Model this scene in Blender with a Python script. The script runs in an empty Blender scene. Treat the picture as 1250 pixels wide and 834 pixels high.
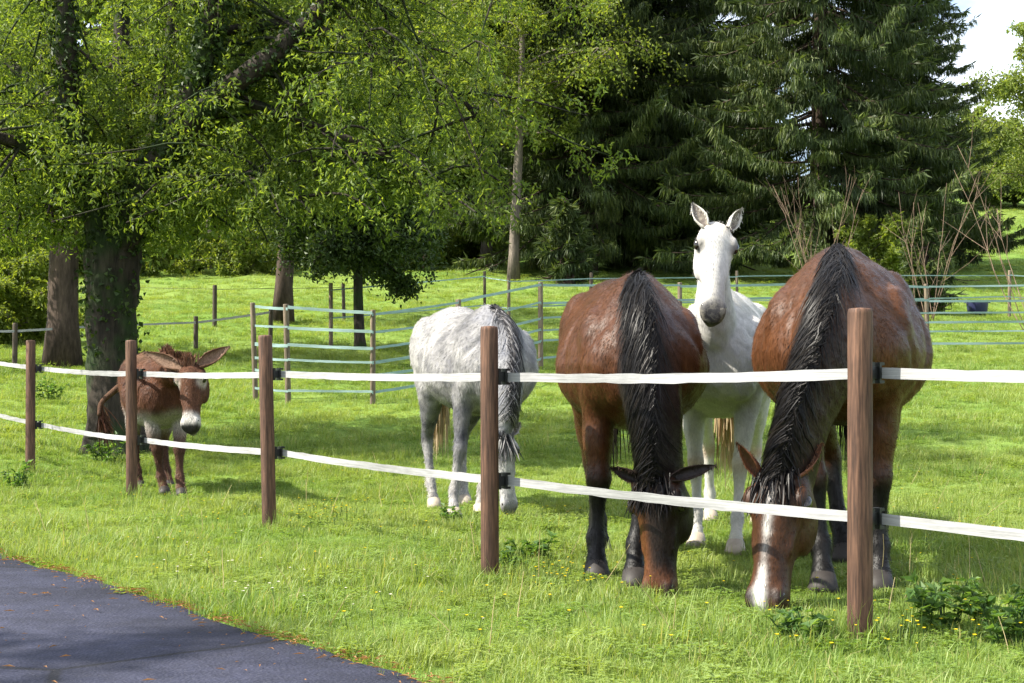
import bpy, math, random
import numpy as np
from mathutils import Vector, Matrix

random.seed(7)
rng = np.random.default_rng(7)
scene = bpy.context.scene
COL = scene.collection

# ------------------------------------------------------------------ camera
CAM_H = 1.02
FPX = 1736.0            # focal length in photo pixels (1250 wide)
cam_data = bpy.data.cameras.new("camera")
cam_data.lens = 50.0
cam_data.sensor_width = 36.0
cam_data.shift_y = 41.0 / 1250.0
cam_data.clip_start = 0.05
cam_data.clip_end = 3000.0
cam = bpy.data.objects.new("camera", cam_data)
COL.objects.link(cam)
cam.location = (0.0, 0.0, CAM_H)
cam.rotation_euler = (math.radians(90), 0, 0)
scene.camera = cam

# ------------------------------------------------------------------ light
SUN_EL = math.radians(46.0)
SUN_AZ = math.radians(9.0)      # from the left, a little from behind the camera
S = Vector((-math.cos(SUN_EL) * math.cos(SUN_AZ), -math.cos(SUN_EL) * math.sin(SUN_AZ), math.sin(SUN_EL)))
sun_data = bpy.data.lights.new("sun", 'SUN')
sun_data.energy = 5.0
sun_data.angle = math.radians(0.6)
sun_data.color = (1.0, 0.94, 0.82)
sun = bpy.data.objects.new("sun", sun_data)
COL.objects.link(sun)
sun.rotation_euler = S.to_track_quat('Z', 'Y').to_euler()
sun.location = (-20, -10, 40)

world = bpy.data.worlds.new("World")
scene.world = world
world.use_nodes = True
wn, wl = world.node_tree.nodes, world.node_tree.links
wn.clear()
w_out = wn.new('ShaderNodeOutputWorld')
w_bg = wn.new('ShaderNodeBackground')
w_bg.inputs['Strength'].default_value = 0.11
sky = wn.new('ShaderNodeTexSky')
sky.sky_type = 'NISHITA'
sky.sun_disc = False
sky.sun_elevation = SUN_EL
sky.sun_rotation = math.atan2(S.x, S.y)
sky.air_density = 1.0
sky.dust_density = 1.2
tc = wn.new('ShaderNodeTexCoord')
mp = wn.new('ShaderNodeMapping')
mp.inputs['Scale'].default_value = (1.0, 1.0, 2.2)
cn = wn.new('ShaderNodeTexNoise')
cn.inputs['Scale'].default_value = 2.6
cn.inputs['Detail'].default_value = 7.0
cn.inputs['Roughness'].default_value = 0.58
cr = wn.new('ShaderNodeValToRGB')
cr.color_ramp.elements[0].position = 0.40
cr.color_ramp.elements[1].position = 0.62
cm = wn.new('ShaderNodeMix')
cm.data_type = 'RGBA'
cm.inputs['B'].default_value = (8.0, 8.2, 8.6, 1)
wl.new(tc.outputs['Generated'], mp.inputs['Vector'])
wl.new(mp.outputs['Vector'], cn.inputs['Vector'])
wl.new(cn.outputs['Fac'], cr.inputs['Fac'])
wl.new(cr.outputs['Color'], cm.inputs['Factor'])
wl.new(sky.outputs['Color'], cm.inputs['A'])
wl.new(cm.outputs['Result'], w_bg.inputs['Color'])
wl.new(w_bg.outputs['Background'], w_out.inputs['Surface'])

vs = scene.view_settings
vs.view_transform = 'Standard'
vs.look = 'None'
vs.exposure = 1.45
vs.gamma = 1.0
vs.use_curve_mapping = False
scene.render.engine = 'CYCLES'
cy = scene.cycles
cy.max_bounces = 7
cy.diffuse_bounces = 3
cy.glossy_bounces = 2
cy.transmission_bounces = 4
cy.transparent_max_bounces = 4
cy.use_denoising = True
cy.caustics_reflective = False
cy.caustics_refractive = False


# ------------------------------------------------------------------ helpers
def W(px, py, d):
    """a point at depth d that the photo shows at pixel px, py"""
    return np.array([(px - 625.0) / FPX * d, d, CAM_H - (py - 458.0) / FPX * d])


def WX(px, d):
    return (px - 625.0) / FPX * d


def tag(o, label=None, cat=None, group=None, kind=None):
    if label: o['label'] = label
    if cat: o['category'] = cat
    if group: o['group'] = group
    if kind: o['kind'] = kind
    return o


def empty(name, loc=(0, 0, 0), rz=0.0):
    o = bpy.data.objects.new(name, None)
    o.empty_display_size = 0.1
    COL.objects.link(o)
    o.location = loc
    o.rotation_euler = (0, 0, rz)
    return o


def copy_tree(o, parent=None):
    c = o.copy()
    COL.objects.link(c)
    c.parent = parent
    for ch in o.children:
        copy_tree(ch, c)
    return c


def make_mesh(name, V, quads=None, tris=None, smooth=True, col=None):
    V = np.asarray(V, dtype=np.float32).reshape(-1, 3)
    me = bpy.data.meshes.new(name)
    nq = 0 if quads is None else len(quads)
    nt = 0 if tris is None else len(tris)
    loops = []
    starts = []
    tot = 0
    if nq:
        q = np.asarray(quads, dtype=np.int32).reshape(-1, 4)
        loops.append(q.ravel())
        starts.append(np.arange(nq, dtype=np.int32) * 4)
        tot = nq * 4
    if nt:
        t = np.asarray(tris, dtype=np.int32).reshape(-1, 3)
        loops.append(t.ravel())
        starts.append(tot + np.arange(nt, dtype=np.int32) * 3)
        tot += nt * 3
    lv = np.concatenate(loops)
    ls = np.concatenate(starts)
    me.vertices.add(len(V))
    me.vertices.foreach_set('co', V.ravel())
    me.loops.add(len(lv))
    me.loops.foreach_set('vertex_index', lv)
    me.polygons.add(len(ls))
    me.polygons.foreach_set('loop_start', ls)
    me.polygons.foreach_set('use_smooth', np.full(len(ls), smooth, dtype=bool))
    me.update(calc_edges=True)
    if col is not None:
        set_col(me, col)
    return me


def set_col(me, col):
    c = np.asarray(col, dtype=np.float32)
    if c.shape[1] == 3:
        c = np.concatenate([c, np.ones((len(c), 1), np.float32)], axis=1)
    a = me.color_attributes.new('col', 'FLOAT_COLOR', 'POINT')
    a.data.foreach_set('color', np.ascontiguousarray(c, dtype=np.float32).ravel())


def obj(name, me, mat, parent=None, loc=None):
    o = bpy.data.objects.new(name, me)
    COL.objects.link(o)
    if mat is not None and not len(me.materials):
        me.materials.append(mat)
    if parent is not None:
        o.parent = parent
    if loc is not None:
        o.location = loc
    return o


class MB:
    """collects tubes, boxes and leaves into one mesh"""
    def __init__(self):
        self.V, self.Q, self.T, self.C, self.n = [], [], [], [], 0

    def add(self, V, Q=None, T=None, C=None):
        V = np.asarray(V, dtype=np.float64).reshape(-1, 3)
        if Q is not None and len(Q): self.Q.append(np.asarray(Q) + self.n)
        if T is not None and len(T): self.T.append(np.asarray(T) + self.n)
        self.V.append(V)
        if C is not None:
            C = np.asarray(C, dtype=np.float64)
            if C.ndim == 1: C = np.tile(C, (len(V), 1))
            self.C.append(C)
        self.n += len(V)

    def tube(self, P, R, n=6, C=None, cap=True):
        P = np.asarray(P, dtype=np.float64)
        m = len(P)
        R = np.broadcast_to(np.asarray(R, dtype=np.float64), (m,))
        T = np.gradient(P, axis=0)
        T /= np.linalg.norm(T, axis=1, keepdims=True) + 1e-9
        ref = np.array([0.0, 0, 1]) if abs(T[:, 2]).mean() < 0.8 else np.array([1.0, 0, 0])
        A = np.cross(T, ref); A /= np.linalg.norm(A, axis=1, keepdims=True) + 1e-9
        B = np.cross(T, A)
        th = np.arange(n) * 2 * math.pi / n
        V = P[:, None, :] + R[:, None, None] * (np.cos(th)[None, :, None] * A[:, None, :] + np.sin(th)[None, :, None] * B[:, None, :])
        V = V.reshape(-1, 3)
        i = np.arange(m - 1)[:, None] * n
        j = np.arange(n)[None, :]
        k = (j + 1) % n
        Q = np.stack([i + j, i + k, i + n + k, i + n + j], axis=-1).reshape(-1, 4)
        tr = None
        if cap:
            V = np.concatenate([V, P[:1], P[-1:]])
            a, b = m * n, m * n + 1
            j = np.arange(n); k = (j + 1) % n
            tr = np.concatenate([np.stack([np.full(n, a), k, j], 1), np.stack([np.full(n, b), (m - 1) * n + j, (m - 1) * n + k], 1)])
        self.add(V, Q, tr, C)

    def box(self, c, s, C=None, rot=None):
        c = np.asarray(c, float); s = np.asarray(s, float) / 2
        V = np.array([[x, y, z] for z in (-1, 1) for y in (-1, 1) for x in (-1, 1)], float) * s
        if rot is not None: V = V @ np.asarray(rot).T
        self.add(V + c, [[0, 2, 3, 1], [4, 5, 7, 6], [0, 1, 5, 4], [2, 6, 7, 3], [0, 4, 6, 2], [1, 3, 7, 5]], None, C)

    def leaves(self, P, D, L, Wd, C=None, fold=0.25, nrm=None, rg=None):
        """one folded diamond leaf per point; D = direction of the leaf's axis"""
        rg = rg or rng
        P = np.asarray(P); n = len(P)
        D = D / (np.linalg.norm(D, axis=1, keepdims=True) + 1e-9)
        if nrm is None:
            nrm = rg.normal(size=(n, 3))
        Sd = np.cross(D, nrm); Sd /= np.linalg.norm(Sd, axis=1, keepdims=True) + 1e-9
        N = np.cross(Sd, D)
        L = np.broadcast_to(L, (n,))[:, None]; Wd = np.broadcast_to(Wd, (n,))[:, None]
        mid = P + D * L * 0.42 + N * L * 0.06
        V = np.stack([P, mid + Sd * Wd * 0.5 + N * Wd * fold, P + D * L, mid - Sd * Wd * 0.5 + N * Wd * fold], axis=1).reshape(-1, 3)
        b = np.arange(n)[:, None] * 4
        Tt = np.concatenate([b + np.array([[0, 1, 2]]), b + np.array([[0, 2, 3]])])
        if C is not None: C = np.repeat(C, 4, axis=0)
        self.add(V, None, Tt, C)

    def mesh(self, name, smooth=True):
        V = np.concatenate(self.V)
        Q = np.concatenate(self.Q) if self.Q else None
        T = np.concatenate(self.T) if self.T else None
        C = np.concatenate(self.C) if self.C else None
        return make_mesh(name, V, Q, T, smooth, C)

    def build(self, name, mat, parent=None, smooth=True, loc=None):
        return obj(name, self.mesh(name, smooth), mat, parent, loc)


def spline(P, m):
    """Catmull-Rom through rows of P (any width), m samples"""
    P = np.asarray(P, dtype=float)
    k = len(P)
    E = np.concatenate([[2 * P[0] - P[1]], P, [2 * P[-1] - P[-2]]])
    t = np.linspace(0, k - 1 - 1e-9, m)
    i = t.astype(int); f = (t - i)[:, None]
    a, b, c, d = E[i], E[i + 1], E[i + 2], E[i + 3]
    return 0.5 * (2 * b + (c - a) * f + (2 * a - 5 * b + 4 * c - d) * f * f + (3 * b - 3 * c + d - a) * f ** 3)


# ------------------------------------------------------------------ material helpers
class NT:
    def __init__(self, name):
        self.m = bpy.data.materials.new(name)
        self.m.use_nodes = True
        self.t = self.m.node_tree
        self.t.nodes.clear()
        self.out = self.n('ShaderNodeOutputMaterial')

    def n(self, typ, **kw):
        x = self.t.nodes.new(typ)
        for k, v in kw.items():
            if k in x.inputs: x.inputs[k].default_value = v
            else: setattr(x, k, v)
        return x

    def l(self, a, b):
        self.t.links.new(a, b)

    def noise(self, scale, detail=4.0, rough=0.55, vec=None, dist=0.0):
        x = self.n('ShaderNodeTexNoise', Scale=scale, Detail=detail, Roughness=rough, Distortion=dist)
        if vec is not None: self.l(vec, x.inputs['Vector'])
        return x.outputs['Fac']

    def ramp(self, fac, stops):
        x = self.n('ShaderNodeValToRGB')
        e = x.color_ramp.elements
        while len(e) < len(stops): e.new(0.5)
        for i, (p, c) in enumerate(stops):
            e[i].position = p
            e[i].color = (c, c, c, 1) if isinstance(c, (int, float)) else (*c, 1)
        self.l(fac, x.inputs['Fac'])
        return x.outputs['Color']

    def mix(self, fac, a, b, typ='MIX'):
        x = self.n('ShaderNodeMix', data_type='RGBA', blend_type=typ)
        for s, v in (('Factor', fac), ('A', a), ('B', b)):
            if hasattr(v, 'links') or isinstance(v, bpy.types.NodeSocket): self.l(v, x.inputs[s])
            elif isinstance(v, (int, float)) : x.inputs[s].default_value = v if s == 'Factor' else (v, v, v, 1)
            else: x.inputs[s].default_value = (*v, 1)
        return x.outputs['Result']

    def pos(self, scale=None, kind='Object'):
        if kind == 'World':
            v = self.n('ShaderNodeNewGeometry').outputs['Position']
        else:
            v = self.n('ShaderNodeTexCoord').outputs[kind]
        if scale is not None:
            m = self.n('ShaderNodeMapping')
            m.inputs['Scale'].default_value = scale
            self.l(v, m.inputs['Vector'])
            v = m.outputs['Vector']
        return v

    def bump(self, h, strength=0.4, dist=0.01):
        b = self.n('ShaderNodeBump', Strength=strength, Distance=dist)
        self.l(h, b.inputs['Height'])
        return b.outputs['Normal']

    def principled(self, color, rough=0.6, normal=None, spec=0.4, **kw):
        p = self.n('ShaderNodeBsdfPrincipled')
        for s, v in (('Base Color', color), ('Roughness', rough)):
            if isinstance(v, bpy.types.NodeSocket): self.l(v, p.inputs[s])
            elif isinstance(v, (int, float)): p.inputs[s].default_value = v
            else: p.inputs[s].default_value = (*v, 1)
        p.inputs['Specular IOR Level'].default_value = spec
        for k, v in kw.items(): p.inputs[k].default_value = v
        if normal is not None: self.l(normal, p.inputs['Normal'])
        self.l(p.outputs[0], self.out.inputs['Surface'])
        return p

    def leafy(self, color, trans, tfac=0.4, rough=0.5, spec=0.25):
        """leaf shader: reflects one colour, lets a yellower one through"""
        p = self.n('ShaderNodeBsdfPrincipled')
        p.inputs['Roughness'].default_value = rough
        p.inputs['Specular IOR Level'].default_value = spec
        self.l(color, p.inputs['Base Color'])
        t = self.n('ShaderNodeBsdfTranslucent')
        self.l(trans, t.inputs['Color'])
        mx = self.n('ShaderNodeMixShader')
        mx.inputs['Fac'].default_value = tfac
        self.l(p.outputs[0], mx.inputs[1]); self.l(t.outputs[0], mx.inputs[2])
        self.l(mx.outputs[0], self.out.inputs['Surface'])


def mat_leaf(name, c1, c2, c3, tfac=0.4, tint=(1.6, 1.5, 0.5), scale=0.6):
    m = NT(name)
    v = m.n('ShaderNodeVertexColor', layer_name='col').outputs['Color']
    sep = m.n('ShaderNodeSeparateColor'); m.l(v, sep.inputs[0])
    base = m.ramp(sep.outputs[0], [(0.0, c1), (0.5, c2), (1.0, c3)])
    big = m.ramp(m.noise(scale, 3.0, vec=m.pos(kind='Object')), [(0.35, 0.75), (0.65, 1.15)])
    base = m.mix(1.0, base, big, 'MULTIPLY')
    tr = m.mix(1.0, base, tint, 'MULTIPLY')
    m.leafy(base, tr, tfac)
    return m.m


def mat_bark(name, c1, c2, scale=6.0, green=None):
    m = NT(name)
    v = m.pos((1, 1, 0.22))
    n1 = m.noise(scale, 8.0, 0.65, v)
    n2 = m.noise(scale * 4, 5.0, 0.6, v)
    col = m.ramp(n1, [(0.3, c1), (0.7, c2)])
    if green:
        g = m.ramp(m.noise(2.0, 4.0, vec=m.pos()), [(0.45, 0.0), (0.6, 0.8)])
        col = m.mix(g, col, green)
    col = m.mix(0.5, col, m.ramp(n2, [(0.3, 0.5), (0.7, 1.3)]), 'MULTIPLY')
    m.principled(col, 0.9, m.bump(n1, 0.9, 0.05), 0.2)
    return m.m


# ------------------------------------------------------------------ terrain
_py = np.array([-400, 0, 12.5, 14, 16, 18, 21, 25, 29, 37, 45, 53, 62, 70, 80, 95, 110, 135, 160, 300, 700.0])
_pz = np.array([0, 0, 0.0, 0.04, 0.20, 0.38, 0.68, 1.06, 1.50, 2.40, 3.30, 4.30, 5.4, 6.4, 7.7, 10.1, 12.6, 16.5, 20.0, 34.0, 46.0])
ROAD_N = np.array([0.790, 0.613]); ROAD_D = np.array([0.613, -0.790]); ROAD_E = 2.79


def terrain(x, y):
    x = np.asarray(x, float); y = np.asarray(y, float)
    z = sum(np.interp(y + o, _py, _pz) for o in (-1.2, -0.4, 0.4, 1.2)) / 4.0
    z = z + np.clip((x - 10) / 14, 0, 1) * np.clip((y - 62) / 50, 0, 1.5) * 1.6
    nd = x * ROAD_N[0] + y * ROAD_N[1]
    amp = np.clip((nd - 3.2) / 3.0, 0, 1) * 0.022 + np.clip((y - 20) / 30, 0, 1) * 0.09
    z = z - 0.045
    return z + amp * (np.sin(x * 1.3 + 0.7 * np.sin(y * 0.9)) * np.sin(y * 1.1 + 1.3) + 0.6 * np.sin(x * 2.9 + y * 0.4) * np.cos(y * 2.3 - x * 0.8)) - np.clip(-nd + 2.4, 0, 1) * 0.03


def ground_at(x, y):
    return float(terrain(x, y))
# ================================================================== SETTING
# ---------------- materials of the ground
def mat_ground():
    m = NT("pasture")
    p = m.pos(kind='World')
    big = m.noise(0.12, 4.0, 0.6, p)
    mid = m.noise(1.1, 5.0, 0.6, p)
    fine = m.noise(14.0, 6.0, 0.7, p)
    c = m.ramp(mid, [(0.25, (0.075, 0.135, 0.025)), (0.5, (0.12, 0.20, 0.038)), (0.78, (0.18, 0.25, 0.06))])
    c = m.mix(m.ramp(big, [(0.4, 0.0), (0.65, 0.55)]), c, (0.20, 0.25, 0.06))
    c = m.mix(0.85, c, m.ramp(fine, [(0.25, 0.45), (0.7, 1.35)]), 'MULTIPLY')
    far = m.noise(3.0, 6.0, 0.75, p)
    m.principled(c, 0.95, m.bump(far, 0.8, 0.12), 0.05)
    return m.m


def mat_grass():
    m = NT("grass_blade")
    p = m.pos(kind='World')
    v = m.n('ShaderNodeVertexColor', layer_name='col').outputs['Color']
    sep = m.n('ShaderNodeSeparateColor'); m.l(v, sep.inputs[0])
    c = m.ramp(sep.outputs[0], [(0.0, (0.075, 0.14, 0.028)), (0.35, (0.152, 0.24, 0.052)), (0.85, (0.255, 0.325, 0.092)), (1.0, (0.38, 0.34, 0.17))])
    big = m.noise(0.35, 4.0, 0.6, p)
    mid = m.noise(2.2, 4.0, 0.6, p)
    c = m.mix(m.ramp(big, [(0.38, 0.0), (0.66, 0.65)]), c, (0.29, 0.335, 0.10))
    c = m.mix(m.ramp(mid, [(0.52, 0.0), (0.72, 0.5)]), c, (0.09, 0.175, 0.035))
    tr = m.mix(1.0, c, (1.5, 1.45, 0.5), 'MULTIPLY')
    m.leafy(c, tr, 0.38, 0.5, 0.3)
    return m.m


def mat_asphalt():
    m = NT("asphalt")
    p = m.pos(kind='World')
    n1 = m.noise(110.0, 3.0, 0.7, p)
    n2 = m.noise(1.2, 5.0, 0.6, p)
    vo = m.n('ShaderNodeTexVoronoi', Scale=70.0); m.l(p, vo.inputs['Vector'])
    c = m.ramp(n1, [(0.3, (0.014, 0.016, 0.030)), (0.55, (0.029, 0.031, 0.053)), (0.8, (0.066, 0.066, 0.086))])
    c = m.mix(0.8, c, m.ramp(n2, [(0.35, 0.6), (0.65, 1.3)]), 'MULTIPLY')
    n4 = m.noise(9.0, 6.0, 0.75, p)
    c = m.mix(0.7, c, m.ramp(n4, [(0.3, 0.55), (0.7, 1.4)]), 'MULTIPLY')
    wv = m.n('ShaderNodeTexVoronoi', Scale=0.55, feature='DISTANCE_TO_EDGE'); m.l(m.mix(0.12, p, m.n('ShaderNodeTexNoise', Scale=3.0).outputs['Color']), wv.inputs['Vector'])
    c = m.mix(m.ramp(wv.outputs['Distance'], [(0.004, 0.75), (0.010, 0.0)]), c, (0.008, 0.008, 0.009))
    st = m.ramp(vo.outputs['Distance'], [(0.05, 0.5), (0.16, 0.0)])
    stn = m.ramp(m.noise(22.0, 2.0, vec=p), [(0.50, 0.0), (0.58, 1.0)])
    st = m.mix(1.0, st, stn, 'MULTIPLY')
    c = m.mix(st, c, (0.28, 0.26, 0.23))
    m.principled(c, 0.8, m.bump(vo.outputs['Distance'], 0.5, 0.006), 0.22)
    return m.m


M_GROUND, M_GRASS, M_ASPHALT = mat_ground(), mat_grass(), mat_asphalt()


# ---------------- the ground sheet
def build_ground():
    ys = np.concatenate([np.linspace(-80, -2, 12), np.arange(0, 32, 0.3), np.arange(32, 70, 0.7), np.arange(70, 130, 2.0), np.geomspace(132, 900, 24)])
    xs = np.concatenate([-np.geomspace(900, 42, 22), np.arange(-40, -12, 0.9), np.arange(-12, 12, 0.3), np.arange(12, 40.1, 0.9), np.geomspace(42, 900, 22)])
    X, Y = np.meshgrid(xs, ys)
    Z = terrain(X, Y)
    V = np.stack([X, Y, Z], -1).reshape(-1, 3)
    nx, ny = len(xs), len(ys)
    i = np.arange(ny - 1)[:, None] * nx; j = np.arange(nx - 1)[None, :]
    Q = np.stack([i + j, i + j + 1, i + nx + j + 1, i + nx + j], -1).reshape(-1, 4)
    o = obj("pasture_ground", make_mesh("pasture_ground", V, Q), M_GROUND)
    tag(o, kind='structure')


def build_road():
    t = np.arange(-26, 30, 0.12)
    edge = ROAD_E + 0.025 * np.sin(t * 2.1) + 0.018 * np.sin(t * 5.3 + 1) + 0.012 * rng.normal(size=len(t))
    cols = [0.0, 0.04, 0.5, 2.2, 4.0, 4.3, 4.34]
    V = []
    for k, ti in enumerate(t):
        for cc in cols:
            nd = edge[k] - cc
            z = -0.029 + 0.03 * (1 - ((cc - 2.17) / 2.17) ** 2) * 0.6 - (0.03 if cc in (0.0, 4.34) else 0)
            p = ROAD_N * nd + ROAD_D * (-ti) + ROAD_D * 0
            V.append((p[0], p[1], z))
    m = len(cols)
    i = np.arange(len(t) - 1)[:, None] * m; j = np.arange(m - 1)[None, :]
    Q = np.stack([i + j, i + j + 1, i + m + j + 1, i + m + j], -1).reshape(-1, 4)
    tag(obj("road", make_mesh("road", V, Q), M_ASPHALT), kind='structure')


build_ground()
build_road()


# ---------------- grass: tufts set on points by geometry nodes
def tuft_mesh(name, nb, rad, hmin, hmax, wid, rg, lean=0.45):
    V, T, C = [], [], []
    for b in range(nb):
        a = rg.uniform(0, 2 * math.pi); r = rad * math.sqrt(rg.uniform())
        p = np.array([r * math.cos(a), r * math.sin(a), -0.01])
        h = rg.uniform(hmin, hmax)
        az = a + rg.normal(0, 0.9)
        out = np.array([math.cos(az), math.sin(az), 0])
        ln = abs(rg.normal(0.0, lean)) * h + 0.1 * h
        sd = np.array([-math.sin(az + rg.normal(0, .8)), math.cos(az), 0]); sd /= np.linalg.norm(sd)
        w = wid * rg.uniform(0.6, 1.2)
        k = len(V)
        m1 = p + np.array([0, 0, h * 0.5]) + out * ln * 0.28
        tip = p + np.array([0, 0, h * (0.98 - 0.25 * min(1, ln / h))]) + out * ln
        V += [p - sd * w * .5, p + sd * w * .5, m1 - sd * w * .42, m1 + sd * w * .42, tip]
        T += [(k, k + 1, k + 3), (k, k + 3, k + 2), (k + 2, k + 3, k + 4)]
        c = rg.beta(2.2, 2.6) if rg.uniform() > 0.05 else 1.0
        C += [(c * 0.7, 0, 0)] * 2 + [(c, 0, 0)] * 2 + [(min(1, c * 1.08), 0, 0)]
    return make_mesh(name, V, None, T, True, C)


def clover_mesh(name, nl, rad, rg):
    mb = MB()
    for b in range(nl):
        a = rg.uniform(0, 6.283); r = rad * math.sqrt(rg.uniform())
        h = rg.uniform(0.012, 0.04)
        p = np.array([r * math.cos(a), r * math.sin(a), h])
        for q in range(3):
            aa = a + q * 2.1 + rg.uniform(-.3, .3)
            mb.leaves(p[None], np.array([[math.cos(aa), math.sin(aa), 0.25]]), rg.uniform(.010, .018), rg.uniform(.008, .014),
                      np.array([[rg.uniform(0, .5), 0, 0]]), nrm=np.array([[0, 0, 1.0]]))
    return mb.mesh(name)


def scatter(name, pts, rot, scl, idx, coll, mat):
    me = bpy.data.meshes.new(name)
    me.vertices.add(len(pts))
    me.vertices.foreach_set('co', np.asarray(pts, np.float32).ravel())
    for nm, typ, arr in (('rot', 'FLOAT_VECTOR', rot), ('scl', 'FLOAT_VECTOR', scl)):
        a = me.attributes.new(nm, typ, 'POINT'); a.data.foreach_set('vector', np.asarray(arr, np.float32).ravel())
    a = me.attributes.new('idx', 'INT', 'POINT'); a.data.foreach_set('value', np.asarray(idx, np.int32))
    o = obj(name, me, mat)
    ng = bpy.data.node_groups.new(name + "_nodes", 'GeometryNodeTree')
    ng.interface.new_socket(name='Geometry', in_out='INPUT', socket_type='NodeSocketGeometry')
    ng.interface.new_socket(name='Geometry', in_out='OUTPUT', socket_type='NodeSocketGeometry')
    N, L = ng.nodes, ng.links
    gi, go = N.new('NodeGroupInput'), N.new('NodeGroupOutput')
    ci = N.new('GeometryNodeCollectionInfo')
    ci.inputs['Collection'].default_value = coll
    ci.inputs['Separate Children'].default_value = True
    ci.inputs['Reset Children'].default_value = True
    ip = N.new('GeometryNodeInstanceOnPoints')
    ip.inputs['Pick Instance'].default_value = True

    def att(nm, dt):
        x = N.new('GeometryNodeInputNamedAttribute'); x.data_type = dt
        x.inputs['Name'].default_value = nm
        return x.outputs['Attribute']
    e2r = N.new('FunctionNodeEulerToRotation')
    L.new(att('rot', 'FLOAT_VECTOR'), e2r.inputs[0])
    L.new(gi.outputs[0], ip.inputs['Points'])
    L.new(ci.outputs[0], ip.inputs['Instance'])
    L.new(att('idx', 'INT'), ip.inputs['Instance Index'])
    L.new(e2r.outputs[0], ip.inputs['Rotation'])
    L.new(att('scl', 'FLOAT_VECTOR'), ip.inputs['Scale'])
    L.new(ip.outputs[0], go.inputs[0])
    md = o.modifiers.new('scatter', 'NODES'); md.node_group = ng
    return o


def build_grass():
    rg = np.random.default_rng(11)
    coll = bpy.data.collections.new("grass_tufts")
    for k in range(14):
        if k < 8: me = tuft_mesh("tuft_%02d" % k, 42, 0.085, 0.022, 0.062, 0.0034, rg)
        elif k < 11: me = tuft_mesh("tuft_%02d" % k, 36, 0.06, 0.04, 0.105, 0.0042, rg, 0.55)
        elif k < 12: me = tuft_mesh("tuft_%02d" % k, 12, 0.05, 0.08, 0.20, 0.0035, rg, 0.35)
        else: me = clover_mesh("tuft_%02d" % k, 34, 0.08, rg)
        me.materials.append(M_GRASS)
        coll.objects.link(bpy.data.objects.new("tuft_%02d" % k, me))
    P, SC, WD, IX = [], [], [], []
    for (d0, d1, den, s0) in ((2.6, 9, 380, .95), (9, 16, 230, 1.0), (16, 30, 62, 1.5), (30, 50, 24, 2.0), (50, 112, 6.0, 3.0)):
        wmax = 0.44 * d1 + 1.6
        n = int((d1 - d0) * 2 * wmax * den)
        x = rg.uniform(-wmax, wmax, n); y = rg.uniform(d0, d1, n)
        nd = x * ROAD_N[0] + y * ROAD_N[1]
        ok = (abs(x) < 0.44 * y + 1.6) & (nd > ROAD_E - 0.05 + 0.09 * rg.uniform(size=n))
        if d0 >= 50: ok &= (x > 8) | (y < 66)
        x, y, nd = x[ok], y[ok], nd[ok]
        n = len(x)
        pn = np.sin(x * 2.1 + np.sin(y * 1.7) * 1.3) * np.sin(y * 2.4 + np.sin(x * 1.1)) * 0.5 + 0.5
        u = rg.uniform(size=n)
        ix = rg.integers(0, 8, n)
        tall = u < 0.07 + 0.26 * pn ** 2 + 0.25 * (nd < ROAD_E + 0.35)
        ix = np.where(tall, rg.integers(8, 11, n), ix)
        ix = np.where(u > 0.988, 11, ix)
        ix = np.where((u > 0.80 + 0.12 * pn) & (u < 0.97), rg.integers(12, 14, n), ix)
        sc = s0 * rg.uniform(0.7, 1.3, n) * (0.7 + 0.65 * pn)
        P.append(np.stack([x, y, terrain(x, y) + 0.002], -1)); IX.append(ix)
        SC.append(np.stack([sc, sc, sc * rg.uniform(0.7, 1.2, n) / (1 + 0.35 * (s0 - 1))], -1))
    for px, d in ((1050, 5.62), (598, 7.30), (329, 9.70), (161, 12.0), (37, 14.1)):      # rank grass round the posts
        n = 46
        a = rg.uniform(0, 6.283, n); r = .045 + np.abs(rg.normal(0, .13, n))
        x, y = WX(px, d) + r * np.cos(a), d + r * np.sin(a)
        sc = rg.uniform(.7, 1.25, n)
        P.append(np.stack([x, y, terrain(x, y) + .002], -1)); IX.append(rg.choice([8, 9, 10, 10, 11], n)); SC.append(np.stack([sc, sc, sc], -1))
    P, SC, IX = np.concatenate(P), np.concatenate(SC), np.concatenate(IX)
    rot = np.zeros_like(P); rot[:, 2] = rg.uniform(0, 6.283, len(P)); rot[:, 0] = rg.normal(0, .08, len(P))
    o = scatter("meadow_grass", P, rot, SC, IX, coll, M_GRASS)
    tag(o, "short bright green pasture grass with clover", "grass", kind='stuff')


build_grass()
# ================================================================== TREES
M_BARK_DARK = mat_bark("bark_dark", (0.007, 0.006, 0.005), (0.055, 0.044, 0.034), 7.0, green=(0.02, 0.04, 0.01))
M_BARK_GREY = mat_bark("bark_grey", (0.06, 0.05, 0.042), (0.20, 0.165, 0.135), 6.0)
M_BARK_RED = mat_bark("bark_red", (0.020, 0.014, 0.011), (0.085, 0.060, 0.046), 6.0)
M_TWIG = mat_bark("bark_twig", (0.10, 0.07, 0.05), (0.26, 0.18, 0.13), 9.0)
M_LEAF_A = mat_leaf("leaf_big_tree", (0.055, 0.095, 0.02), (0.12, 0.18, 0.036), (0.22, 0.275, 0.062), 0.56)
M_LEAF_B = mat_leaf("leaf_light", (0.08, 0.12, 0.022), (0.15, 0.20, 0.038), (0.23, 0.275, 0.065), 0.54)
M_LEAF_C = mat_leaf("leaf_wood", (0.045, 0.075, 0.016), (0.095, 0.14, 0.028), (0.16, 0.205, 0.05), 0.5)
M_LEAF_D = mat_leaf("leaf_spring", (0.12, 0.17, 0.04), (0.18, 0.235, 0.06), (0.24, 0.285, 0.085), 0.45)
M_NEEDLE = mat_leaf("needle_spruce", (0.030, 0.050, 0.018), (0.066, 0.096, 0.030), (0.15, 0.185, 0.052), 0.32, (1.3, 1.3, 0.6), 0.35)
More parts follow.
